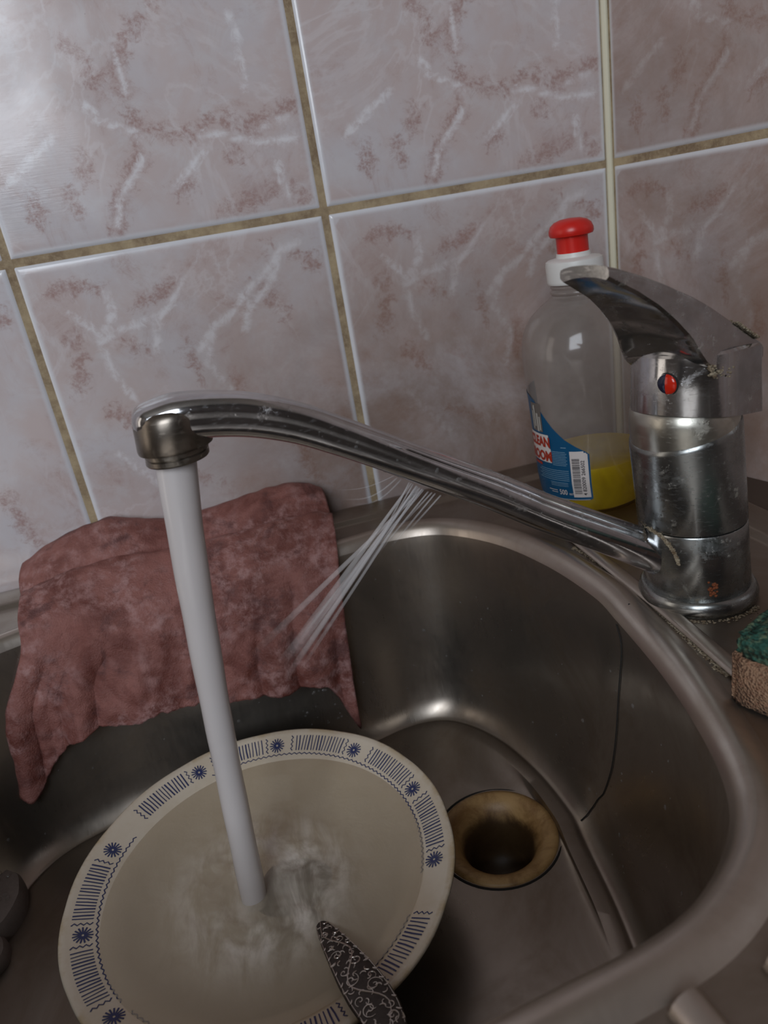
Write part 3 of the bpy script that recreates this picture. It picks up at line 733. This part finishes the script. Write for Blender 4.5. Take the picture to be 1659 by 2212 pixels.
def stroke(ps, w):
    # ps: list of (radius, angle); flat printed line on the rim
    P = [(r * math.cos(a), r * math.sin(a)) for r, a in ps]
    k = len(pat.v)
    for i, (x, y) in enumerate(P):
        x0, y0 = P[max(0, i - 1)]; x1, y1 = P[min(len(P) - 1, i + 1)]
        dx, dy = x1 - x0, y1 - y0; l = math.hypot(dx, dy) or 1; ox, oy = -dy / l * w / 2, dx / l * w / 2
        for s_ in (1, -1):
            X, Y = x + ox * s_, y + oy * s_; rr = math.hypot(X, Y); pat.v.append(pp(rr, math.atan2(Y, X), ph(rr)))
    for i in range(len(P) - 1):
        pat.f.append((k + 2 * i, k + 2 * i + 1, k + 2 * i + 3, k + 2 * i + 2)); pat.m.append(0)
D = math.radians
def burst(adeg, rc=.0897):
    a = D(adeg); cx_, cy_ = rc * math.cos(a), rc * math.sin(a)
    for k in range(15):
        t = 2 * PI * k / 15; q = []
        for rr in (.0006, .0024, .0046): x, y = cx_ + math.cos(t) * rr, cy_ + math.sin(t) * rr; q.append((math.hypot(x, y), math.atan2(y, x)))
        stroke(q, .00074)
def zig(r0, a0, r1, a1, nseg, amp, w=.00065):
    q = []
    for k in range(nseg + 1):
        t = k / nseg; r = r0 + (r1 - r0) * t; a = a0 + (a1 - a0) * t
        if abs(r1 - r0) > 1e-5: a += (amp if k % 2 else -amp) / r
        else: r += amp if k % 2 else -amp
        q.append((r, a))
    stroke(q, w)
def bar(a0, a1, dens=1.25):
    n_ = int(abs(a1 - a0) / dens); rr0, rr1 = .0856, .0952
    for k in range(n_ + 1):
        a = D(a0 + (a1 - a0) * k / n_); stroke([(rr0, a + .004 * random.uniform(-1, 1)), (.090, a), (rr1, a + .004 * random.uniform(-1, 1))], random.uniform(.0005, .00085))
    for e, s_ in ((a0, -1 if a1 > a0 else 1), (a1, 1 if a1 > a0 else -1)):
        zig(rr0, D(e + s_ * 1.9), rr1, D(e + s_ * 1.9), 7, .0006)
random.seed(11)
for a in (110, 78, 45, 12, -20, -142, -175, 152): burst(a)
for a0, a1 in ((116, 134), (84, 102), (51, 70), (18, 36), (-14, 5), (-59, -41), (-169, -150), (159, 179), (-97, -76), (-128, -110)): bar(a0, a1)
for a0, a1 in ((-24, 106), (144, 215), (-62, -40), (-140, -128)): zig(.0836, D(a0), .0836, D(a1), int(abs(a1 - a0) * .9), .0005, .0006)
pat.build('rim_pattern', BLUE_INK, plate, False, None); tag(plate.children[-1], 'cobalt blue printed bursts, hatched bars and zigzags')

# water filling the plate
ZW = PC.z - .0057
IMP = Vector((-.3462, -.2285))
wv = []; wf = []; fo = []; NR, NA = 80, 170; RW = .0842
def wh(x, y):
    dx, dy = x - IMP.x, y - IMP.y; d = math.hypot(dx, dy)
    ang = math.atan2(dy, dx)
    lobe = math.exp(-((d - .033) / .018) ** 2) * (0.5 + 0.5 * math.cos(ang - .65)) + math.exp(-((d - .024) / .016) ** 2) * (0.5 + .5 * math.cos(ang + 1.9))
    calm = math.exp(-(d / .045) ** 2)
    h = .0010 * math.sin(d * 420 + 1.5 * nz(x, y, 0, 60)) * math.exp(-d / .02) + (.0024 * lobe + .0005 * calm * .6 + .00012) * .42 * (nz(x * .7 + y * .7, y * .35, .3, 110) + .4 * nz(x, y, .7, 230))
    h += -.0012 * math.exp(-(d / .008) ** 2) + .0008 * lobe
    return h, min(1, lobe * 1.0 + .35 * math.exp(-(d / .011) ** 2))
for i in range(NR + 1):
    r = RW * i / NR
    for k in range(NA):
        a = 2 * PI * k / NA; x, y = PC.x + r * math.cos(a), PC.y + r * math.sin(a)
        h, f = wh(x, y); wv.append((x, y, ZW + h * ss(RW, RW * .8, r) + (y - PC.y) * .008)); fo.append(f)
for i in range(NR):
    for k in range(NA): wf.append((i * NA + k, (i + 1) * NA + k, (i + 1) * NA + (k + 1) % NA, i * NA + (k + 1) % NA))
tag(mesh('plate_water', wv, wf, W_PLATE, None, True, None, {'foam': ('FLOAT', fo)}), 'cloudy rippling water filling the patterned plate up to its rim', 'water')

# ------------------------------------------------------------------ ornate spoon
spoon = empty('spoon', (-.309, -.290, -.094), 'dark ornate metal cutlery handle with scroll relief resting over the plate edge', 'cutlery')
A0 = Vector((-.3175, -.2530, -.1040)); A1 = Vector((-.3020, -.3080, -.0905)); ax = (A1 - A0).normalized()
sd = ax.cross(Vector((0, 0, 1))).normalized(); nn = sd.cross(ax).normalized()
def spt(s, w, h): return A0 + ax * s + sd * w + nn * h
WID = [(-.012, .0020), (0, .0022), (.008, .0036), (.018, .0054), (.030, .0070), (.044, .0086), (.056, .0092), (.068, .0086), (.078, .0062), (.084, .0022)]
m = MB(); rings = []
for k in range(49):
    s = -.012 + .096 * k / 48; w = stab(WID, s); b = .0016 + .0006 * math.sin(s * 40)
    bow = -.0030 * ((s - .035) / .05) ** 2
    rings.append([spt(s, w * math.cos(2 * PI * j / 20) * 1.0, bow + b * (abs(math.sin(2 * PI * j / 20)) ** .6) * (1 if math.sin(2 * PI * j / 20) > 0 else -1)) for j in range(20)])
m.loft(rings, True, True, True); m.build('handle', SILVER_D, spoon)
m = MB(); rings = []
for k in range(25):      # the bowl of the spoon, under the water
    t = k / 24; s = -.012 - .055 * t; w = .0020 + .0185 * math.sin(PI * min(1, t ** .8)) ** .7 * (1 if t < 1 else 0); w = max(w, .0008)
    dp = -.0015 - .0050 * math.sin(PI * t)
    rings.append([spt(s, w * math.cos(2 * PI * j / 20), -.0005 - .018 * t * .3 + (dp * (1 - abs(math.cos(2 * PI * j / 20)) ** 2)) * 1.0 + (.0004 if math.sin(2 * PI * j / 20) > 0 else -.0004)) for j in range(20)])
m.loft(rings, True, True, True); m.build('spoon_bowl', SILVER_D, spoon)
m = MB()
def relief(ps, r):
    q = []
    for s, w in ps:
        bow = -.0030 * ((s - .035) / .05) ** 2; lim = stab(WID, s) * .92; w = max(-lim, min(lim, w))
        prof_ = (.0016 + .0006 * math.sin(s * 40)) * max(0.0, 1 - (w / stab(WID, s)) ** 2) ** .3
        q.append(spt(s, w, bow + prof_ + .0001))
    n_ = len(q); m.tube(q, [r * (.45 + .55 * math.sin(PI * (i + .5) / n_)) for i in range(n_)], 6)
def spiral(s0, w0, R, a0, turns, sgn, r=.00036):
    relief([(s0 + R * (1 - t / 26) * math.cos(a0 + sgn * turns * 2 * PI * t / 26), w0 + R * (1 - t / 26) * math.sin(a0 + sgn * turns * 2 * PI * t / 26)) for t in range(25)], r)
def comma(s0, w0, a, l, c=.5, r=.00052):
    relief([(s0 + l * t / 8 * math.cos(a + c * t / 8), w0 + l * t / 8 * math.sin(a + c * t / 8)) for t in range(9)], r)
relief([(.004 + .072 * t / 30, .55 * stab(WID, .004 + .072 * t / 30) * math.sin(t * .42)) for t in range(31)], .00042)
for i, (s, sg) in enumerate(((.014, 1), (.022, -1), (.031, 1), (.039, -1), (.048, 1), (.056, -1), (.065, 1), (.073, -1))):
    w = stab(WID, s)
    spiral(s, sg * w * .38, w * .40, i, 1.5, sg, .00032)
    spiral(s + .003, -sg * w * .52, w * .26, i + 2, 1.2, -sg, .00028)
    comma(s - .002, sg * w * .75, .4 * sg, .0042, .9 * sg); comma(s + .003, sg * w * .72, .9 * sg, .0036, 1.2 * sg)
    comma(s, -sg * w * .78, -.3 * sg, .0036, -1.0 * sg); comma(s + .001, sg * w * .1, 1.2 * sg, .003, 1.4, .00028)
for i in range(44):
    s_ = .006 + .072 * i / 44; w = stab(WID, s_); sg = 1 if i % 2 else -1
    comma(s_, sg * w * (.15 + .6 * ((i * 7) % 5) / 5), 1.1 * i, .0026, 1.6 * sg, .00034)
for sg in (1, -1): relief([(.002 + .076 * t / 40, sg * .9 * stab(WID, .002 + .076 * t / 40)) for t in range(41)], .00022)
m.build('scroll_relief', SILVER_L, spoon); tag(spoon.children[-1], 'bright raised scrollwork')

# ------------------------------------------------------------------ rag over the back edge of the sink
ZT = [(0, .016), (.08, .026), (.18, .033), (.30, .036), (.42, .027), (.50, .024), (.62, .026), (.75, .028), (.88, .030), (.96, .027), (1, .020)]
ZB = [(0, -.096), (.035, -.103), (.07, -.094), (.12, -.081), (.18, -.071), (.26, -.066), (.36, -.070), (.42, -.067), (.5, -.069), (.60, -.073), (.7, -.076), (.80, -.079), (.88, -.080), (.935, -.084), (.965, -.105), (1.0, -.126)]
NS, NTt = 150, 130
cv = []
def cloth_pt(s, t):
    zt, zb = stab(ZT, s), stab(ZB, s)
    path = [(-.0075, .0015), (-.0070, zt * .55), (-.0085, zt * .92), (-.016, zt + .001), (-.028, zt - .003), (-.038, zt - .013), (-.0425, zt * .42 + .0015), (-.049, zt * .40 + .006), (-.058, zt * .25 + .0085), (-.070, .0085), (-.080, .002), (-.0865, -.010), (-.090, -.025), (-.0925, -.045), (-.094, -.060)]
    # arc-length style split: first part fixed, last part hangs to the hem
    if t < .72:
        f = t / .72 * 12; i = int(f); g = f - i
        a, b, c, d = path[max(i - 1, 0)], path[i], path[min(i + 1, 14)], path[min(i + 2, 14)]
        y = .5 * (2 * b[0] + (c[0] - a[0]) * g + (2 * a[0] - 5 * b[0] + 4 * c[0] - d[0]) * g * g + (3 * b[0] - a[0] - 3 * c[0] + d[0]) * g ** 3)
        z = .5 * (2 * b[1] + (c[1] - a[1]) * g + (2 * a[1] - 5 * b[1] + 4 * c[1] - d[1]) * g * g + (3 * b[1] - a[1] - 3 * c[1] + d[1]) * g ** 3)
    else:
        g = (t - .72) / .28; y = -.090 - .0065 * g; z = -.025 + (zb + .025) * g
    hang = ss(.55, 1.0, t)
    xl = -.4610 + .0105 * ss(.24, .44, t) - .002 * ss(.5, .6, t) - .0235 * ss(.62, .84, t) - .004 * hang + .0030 * math.sin(t * 9 + .5); xr_ = -.2490 - .006 * ss(.4, .7, t) - .009 * hang
    x = xl + (xr_ - xl) * s
    # folds in the hanging part
    fold = math.sin(s * 19 + 1.2 * math.sin(s * 7)) * .0062 * hang + math.sin(s * 47 + 2) * .0012 * hang
    left = ss(.34, .04, s) * hang
    fold += left * .0065 * math.sin(s * 46 + .6)
    y += -abs(fold) * 1.0 - .002 * hang + .0016
    amp = .0016 + .0010 * hang
    y += -amp * (nz(x, z, 1.3, 55) + .6 * nz(x, z, 4.1, 130)); z += amp * .9 * (nz(x, y, 2.2, 50) + .5 * nz(x, y, 6.0, 120)) * (1 if t < .6 else .5)
    z += .0008 * nz(s * 9, t * 3, 0, 6) * hang * 2
    # keep the rag in front of the steel and the tiles
    return Vector((x, min(y, -.0065), z))
for j in range(NTt + 1):
    for i in range(NS + 1): cv.append(cloth_pt(i / NS, j / NTt))
cf = [(j * (NS + 1) + i, j * (NS + 1) + i + 1, (j + 1) * (NS + 1) + i + 1, (j + 1) * (NS + 1) + i) for j in range(NTt) for i in range(NS)]
rag = mesh('rag', cv, cf, CLOTH, None, True)
md = rag.modifiers.new('thick', 'SOLIDIFY'); md.thickness = .0030; md.offset = 0.0
tag(rag, 'wet reddish-brown rag draped over the back edge of the sink', 'cloth')

# ------------------------------------------------------------------ dish soap bottle
BX, BY, BZ = -.0722, -.0905, -.0028
bottle = empty('dish_soap_bottle', (BX, BY, BZ), 'hazy clear dish soap bottle with red cap and yellow liquid behind the tap', 'bottle')
bl = Vector((-.042, .008))       # slight lean
BANG = math.radians(25)
def bp(th, z, ra, rb, off=0.0):
    c, s = math.cos(th), math.sin(th)
    x, y = (ra + off) * c, (rb + off) * s
    X = x * math.cos(BANG) - y * math.sin(BANG); Y = x * math.sin(BANG) + y * math.cos(BANG)
    return Vector((BX + X + bl.x * z, BY + Y + bl.y * z, BZ + z))
BPROF = [(0.0, .0, .0), (.0006, .024, .021), (.0012, .031, .027), (.005, .0355, .0310), (.012, .0385, .0332), (.026, .0402, .0342), (.050, .0398, .0346), (.075, .0400, .0350), (.090, .0404, .0358), (.103, .0404, .0362), (.112, .0394, .0356), (.120, .0362, .0332), (.127, .0318, .0290), (.133, .0232, .0220), (.1370, .0165, .0162), (.1385, .0150, .0150), (.1395, .0162, .0162), (.1410, .0162, .0162), (.1418, .0148, .0148), (.1430, .0157, .0157), (.1440, .0157, .0157), (.1450, .0146, .0146), (.149, .0142, .0142)]
def brad(z):
    return lerp_tab([(a, b) for a, b, c in BPROF[1:]], z), lerp_tab([(a, c) for a, b, c in BPROF[1:]], z)
m = MB(); nb = 72
zs = []
for (a, b) in zip(BPROF, BPROF[1:]):
    for k in range(3):
        t = k / 3; zs.append(tuple(a[i] + (b[i] - a[i]) * t for i in range(3)))
zs.append(BPROF[-1])
# soften the profile
for _ in range(2): zs = [zs[0]] + [(zs[i][0], (zs[i-1][1] + 2 * zs[i][1] + zs[i+1][1]) / 4, (zs[i-1][2] + 2 * zs[i][2] + zs[i+1][2]) / 4) for i in range(1, len(zs) - 1)] + [zs[-1]]
def squeeze(th, z):   # the moulded waist that follows the label's edge
    d = th - (PI * 1.52 - (z - .03) * 7.0)
    d = (d + PI) % (2 * PI) - PI
    return -.0011 * math.exp(-(d / .16) ** 2) * ss(.03, .05, z) * ss(.118, .10, z)
m.loft([[bp(2 * PI * k / nb, z, ra, rb, squeeze(2 * PI * k / nb, z)) for k in range(nb)] for z, ra, rb in zs], True)
m.build('bottle_body', HAZE, bottle)
m = MB(); lvl = .0345
lz = [(.0016, .86), (.005, .95), (.012, .97), (.026, .975), (lvl - .0006, .975), (lvl, .965)]
rings = [[bp(2 * PI * k / nb, z, brad(z)[0] * f, brad(z)[1] * f) for k in range(nb)] for z, f in lz]
rings.append([bp(2 * PI * k / nb, lvl, brad(z)[0] * .5, brad(z)[1] * .5) for k in range(nb)])
m.loft(rings, True, True, True); m.build('liquid', YELLOW, bottle); tag(bottle.children[-1], 'bright yellow soap')
def bcirc(r, z, n=48): return [bp(2 * PI * k / n, z, r, r) for k in range(n)]
m = MB(); m.loft([bcirc(.0140, .1450), bcirc(.0168, .1452), bcirc(.0172, .1460), bcirc(.0172, .1470), bcirc(.0172, .1560), bcirc(.0168, .1582), bcirc(.0152, .1592), bcirc(.0104, .1600), bcirc(.0100, .1625), bcirc(.004, .1625)], True, True, True)
m.build('collar', WHITEP, bottle)
m = MB(); m.loft([bcirc(.0080, .1610), bcirc(.0094, .1612), bcirc(.0094, .1705), bcirc(.0096, .1715), bcirc(.0126, .1722), bcirc(.0132, .1735), bcirc(.0131, .1755), bcirc(.0120, .1782), bcirc(.0096, .1802), bcirc(.006, .1814), bcirc(.0015, .1818)], True, True, True)
m.build('push_pull_cap', RED, bottle)
# label
def th_of(a): return a - BANG     # world azimuth -> bottle angle
LA0, LA1 = math.radians(128), math.radians(243)   # world azimuth range, right edge is LA1
BLUE = simple('label_blue', (0.003, 0.075, 0.175), 0.35); LWHITE = simple('label_white', (0.66, 0.60, 0.57), 0.4); LRED = simple('label_red', (0.36, 0.030, 0.012), 0.4)
LBLACK = simple('label_black', (0.03, 0.025, 0.03), 0.5); LPALE = simple('label_pale_text', (0.22, 0.36, 0.47), 0.5); LGREY = simple('label_photo', (0.14, 0.12, 0.105), 0.4); LTEAL = simple('label_photo_light', (0.42, 0.40, 0.36), 0.4)
def ltop(f): return lerp_tab([(0, .083), (.40, .0815), (.50, .079), (.60, .071), (.70, .0625), (.80, .0555), (.90, .0505), (.97, .0475), (1.0, .0455)], f)
def lbot(f): return .0135 + .0008 * f
def LP(f, z, off):
    a = LA0 + (LA1 - LA0) * f; ra, rb = brad(z); return bp(th_of(a), z, ra, rb, off)
def lpatch(name, poly_fn, f0, f1, off, mat, nf=40, nz_=16, par=None):
    vs = []; fs = []
    for i in range(nf + 1):
        f = f0 + (f1 - f0) * i / nf; za, zb = poly_fn(f)
        for j in range(nz_ + 1): vs.append(LP(f, za + (zb - za) * j / nz_, off))
    for i in range(nf):
        for j in range(nz_): q_ = i * (nz_ + 1) + j; fs.append((q_, q_ + 1, q_ + nz_ + 2, q_ + nz_ + 1))
    return mesh(name, vs, fs, mat, par, True)
lab = lpatch('label', lambda f: (lbot(f) + .0010 * ss(.98, 1, f), ltop(f)), 0, 1, .0003, BLUE, 90, 44, bottle)
lab['label'] = 'blue printed label'
def lsub(name, verts, faces, mat):
    o = mesh(name, verts, faces, mat, bottle, False); o.parent = lab; o.matrix_parent_inverse = Matrix.Identity(4); return o
class Lab:
    def __init__(s): s.v = []; s.f = []
    def rect(s, f0, f1, z0, z1, off, nf=6):
        k = len(s.v); nf = max(2, int((f1 - f0) * 90)); nh = max(1, int((z1 - z0) / .0015))
        for i in range(nf + 1):
            for j in range(nh + 1): s.v.append(LP(f0 + (f1 - f0) * i / nf, z0 + (z1 - z0) * j / nh, off))
        for i in range(nf):
            for j in range(nh): q_ = k + i * (nh + 1) + j; s.f.append((q_, q_ + 1, q_ + nh + 2, q_ + nh + 1))
    def text(s, body, f0, z0, size, off, rot=False, bold=0.0, sx=1.0):
        cu = bpy.data.curves.new('t', 'FONT'); cu.body = body; cu.size = 1.0; cu.offset = bold; cu.resolution_u = 3
        o = bpy.data.objects.new('t', cu); COL.objects.link(o); dg = bpy.context.evaluated_depsgraph_get(); dg.update()
        me = bpy.data.meshes.new_from_object(o.evaluated_get(dg)); k = len(s.v)
        Lm = .078   # metres of arc per unit of f
        for v in me.vertices:
            x, y = v.co.x * size * sx, v.co.y * size
            if rot: x, y = -y, x           # reads upward
            s.v.append(LP(f0 + x / Lm, z0 + y, off))
        s.f += [tuple(k + i for i in p.vertices) for p in me.polygons]
        bpy.data.objects.remove(o); bpy.data.curves.remove(cu); bpy.data.meshes.remove(me)
    def make(s, name, mat): return lsub(name, s.v, s.f, mat)
q = Lab(); q.rect(.835, .985, .0165, .0460, .0006); q.rect(.835, .955, .0440, .0478, .0006); q.rect(.955, .975, .044, .0468, .0006)
q.rect(.345, .655, .0390, .0485, .0006, 10); q.rect(.345, .642, .0485, .0575, .0006, 10); q.make('white_panel', LWHITE)
q = Lab(); q.text('CLEAN', .352, .0496, .0088, .0009, False, .05, .86); q.text('ROOM', .358, .0402, .0088, .0009, False, .05, .90); q.rect(.38, .52, .0362, .0380, .0007); q.make('brand_lettering', LRED)
q = Lab(); z = .0190; random.seed(2)
while z < .0430:
    h = random.choice((.00022, .00022, .00044, .0006)); q.rect(.850, .915, z, z + h, .0008, 3); z += h + random.choice((.00024, .0003, .0005))
q.text('4 820009 266502', .955, .0180, .0034, .0009, True, .012); q.make('barcode', LBLACK)
q = Lab(); q.rect(.43, .585, .0590, .0775, .0006, 8); q.make('picture_panel', LGREY)
q = Lab()
for f, z0, w, h in ((.45, .060, .018, .012), (.48, .062, .022, .014), (.515, .059, .026, .012), (.55, .060, .02, .009), (.47, .073, .03, .002)): q.rect(f, f + w, z0, z0 + h, .0008, 3)
q.make('picture_highlight', LTEAL)
q = Lab()
for k in range(9): q.rect(.665, .80 + .01 * (k % 2), .0470 - .0011 * k, .0473 - .0011 * k, .0007, 4)
for k in range(6): q.rect(.47 if k % 2 else .50, .815, .0345 - .0013 * k, .0348 - .0013 * k, .0007, 8)
for k in range(3): q.rect(.62, .80, .0262 - .0011 * k, .0265 - .0011 * k, .0007, 6)
q.rect(.76, .81, .0500, .0504, .0007, 3); q.make('small_print', LPALE)
q = Lab(); q.text('500', .700, .0180, .0052, .0008, False, .01, .8); q.text('мл', .795, .0180, .0026, .0008); q.rect(.58, .68, .0205, .0209, .0008); q.rect(.61, .68, .0190, .0194, .0008)
q.rect(.55, .975, .0146, .0149, .0007, 8); q.make('volume_print', LWHITE)

# ------------------------------------------------------------------ sponge
spg = empty('sponge', (-.10, -.318, -.003), 'worn two-layer sponge, tan foam under green scouring pad, on the sink deck', 'sponge')
SC = Vector((-.1365, -.3060, 0)); d1 = Vector((.40, -.9165, 0)).normalized(); d2 = Vector((-d1.y, d1.x, 0))
def rough_box(name, l, w, z0, z1, mat, amp, inset, frq):
    bm = bmesh.new(); bmesh.ops.create_cube(bm, size=1.0)
    bmesh.ops.bevel(bm, geom=bm.edges[:], offset=.035, segments=2, affect='EDGES')
    bmesh.ops.triangulate(bm, faces=bm.faces)
    for _ in range(4): bmesh.ops.subdivide_edges(bm, edges=[e for e in bm.edges if e.calc_length() > .06], cuts=1, use_grid_fill=False)
    vs = []
    for v in bm.verts:
        x, y, z = v.co; P_ = SC + d1 * (inset + (x + .5) * (l - 2 * inset)) + d2 * (inset + (y + .5) * (w - 2 * inset)); zz = z0 + (z + .5) * (z1 - z0)
        nzv = Vector((nz(P_.x, P_.y, zz, frq), nz(P_.y, zz, P_.x, frq), nz(zz, P_.x, P_.y, frq))) * amp
        vs.append(Vector((P_.x, P_.y, zz)) + nzv * (1 if z > -.45 else .2))
    fs = [tuple(v.index for v in f.verts) for f in bm.faces] if not bm.verts.index_update() else []
    bm.free(); return mesh(name, vs, fs, mat, spg, True)
rough_box('foam', .085, .06, -.0030, .0200, mat_sponge('tan_foam', (0.36, 0.215, 0.13), (0.27, 0.13, 0.075), 950), .0, 0, 900)
rough_box('scouring_pad', .085, .06, .0190, .0285, mat_sponge('green_scourer', (0.018, 0.085, 0.062), (0.16, 0.20, 0.11), 520), .0017, .0015, 420)

# ------------------------------------------------------------------ wet folded packet in the left of the bowl
wr = MB(); G = mat_oldsilver('wet_grey_plastic', (0.16, 0.13, 0.115), (0.26, 0.22, 0.195), 0.42, 0.0)
pk = empty('wet_cloth', (-.505, -.20, -.13), 'grey wet folded cloth beaded with drops at the left of the bowl', 'cloth')
def pad(cx_, cy_, z0, rx, ry, hh, sx_, name):
    mb = MB(); n_ = 40; rings = []
    for (k, z) in ((1.0, 0), (1.03, .3), (1.0, .7), (.93, .95), (.7, 1.05), (.35, 1.08), (.05, 1.08)):
        rings.append([(cx_ + k * rx * math.cos(2 * PI * j / n_) * (1 + .06 * nz(j * .3, z, sx_)), cy_ + k * ry * math.sin(2 * PI * j / n_) * (1 + .08 * nz(j * .4, z + 3, sx_)), z0 + hh * z + .0006 * nz(j * .5, k * 4, 0)) for j in range(n_)])
    mb.loft(rings, True, True, True); mb.build(name, G, pk)
pad(-.5010, -.150, -.1405, .020, .026, .014, 1.0, 'upper_fold'); pad(-.5040, -.182, -.1405, .020, .016, .009, 2.0, 'lower_fold')
dp = MB(); random.seed(21)
for k in range(34):
    a = random.uniform(0, 6.28); r = random.uniform(0, .8); x = -.5010 + .020 * r * math.cos(a); y = -.150 + .026 * r * math.sin(a)
    blob(dp, (x, y, -.1405 + .0153), random.uniform(.0005, .0018), .8, 8)
dp.build('bead_drops', W_DROP, pk)

# ------------------------------------------------------------------ droplets on steel and chrome
def cap_drop(mb, p, nrm, r, sx_=1.0):
    nrm = Vector(nrm).normalized(); x = nrm.orthogonal().normalized(); y = nrm.cross(x); p = Vector(p)
    rings = []
    for i in range(6):
        a = PI / 2 * i / 5; rings.append([p + (x * math.cos(2 * PI * k / 12) * sx_ + y * math.sin(2 * PI * k / 12)) * r * math.cos(a) * .999 + nrm * r * .55 * math.sin(a) for k in range(12)])
    mb.loft(rings, True, False, True)
dp = MB(); random.seed(14)
for k in range(150):
    th = random.uniform(D(-60), D(150)); kk = random.uniform(2, 7)
    p = wall_pt(th, kk, 0.0); c = Vector((CB.x - p[0], CB.y - p[1], 0)).normalized()
    cap_drop(dp, p, (c.x, c.y, .12), random.choice((.0004, .0005, .0006, .0008, .0013)), 1)
for k in range(40):
    x = random.uniform(-.128, -.04); y = random.uniform(-.34, -.26); cap_drop(dp, (x, y, -.003), (0, 0, 1), random.uniform(.0003, .0007))
for k in range(24):
    x = random.uniform(-.30, -.27); cap_drop(dp, (x, -.0905, random.uniform(-.13, -.09)), (0, -1, .1), random.uniform(.0005, .0012))
tag(dp.build('water_droplets', W_DROP), 'scattered tiny water droplets on the steel of bowl and deck', 'water', kind='stuff')
bd = MB()
cap_drop(bd, (-.1370, -.2860, -.0028), (0, 0, 1), .0030, 1.7)
tag(bd.build('water_drop', W_DROP), 'large flat water drop beside the bowl rim, left of the sponge', 'water')
# drops clinging to the spout
ds = MB()
for (i, sgn, r) in ((44, -1, .0010), (46, -1, .0013), (47, -1, .0008), (33, 1, .0011), (31, 1, .0009), (29, 1, .0007), (27, 1, .0009), (25, 1, .0007), (22, 1, .0009), (36, 1, .0008), (56, -1, .0009)):
    p = sp[i]; t = (sp[i + 1] - sp[i - 1]).normalized(); y = t.cross(side).normalized(); y = y if y.z > 0 else -y
    cap_drop(ds, p + y * sgn * (sr[i] * .99), y * sgn, r)
for k in range(26):
    i = random.randint(14, 52); p = sp[i]; t = (sp[i + 1] - sp[i - 1]).normalized(); y = t.cross(side).normalized(); y = y if y.z > 0 else -y
    a = random.uniform(-.2, 1.3); dvec = (-side * math.cos(a) + y * math.sin(a)); cap_drop(ds, p + dvec * sr[i] * 1.0, dvec, random.uniform(.0005, .0012))
tag(ds.build('spout_droplets', W_DROP), 'small water drops clinging along the chrome spout', 'water', kind='stuff')
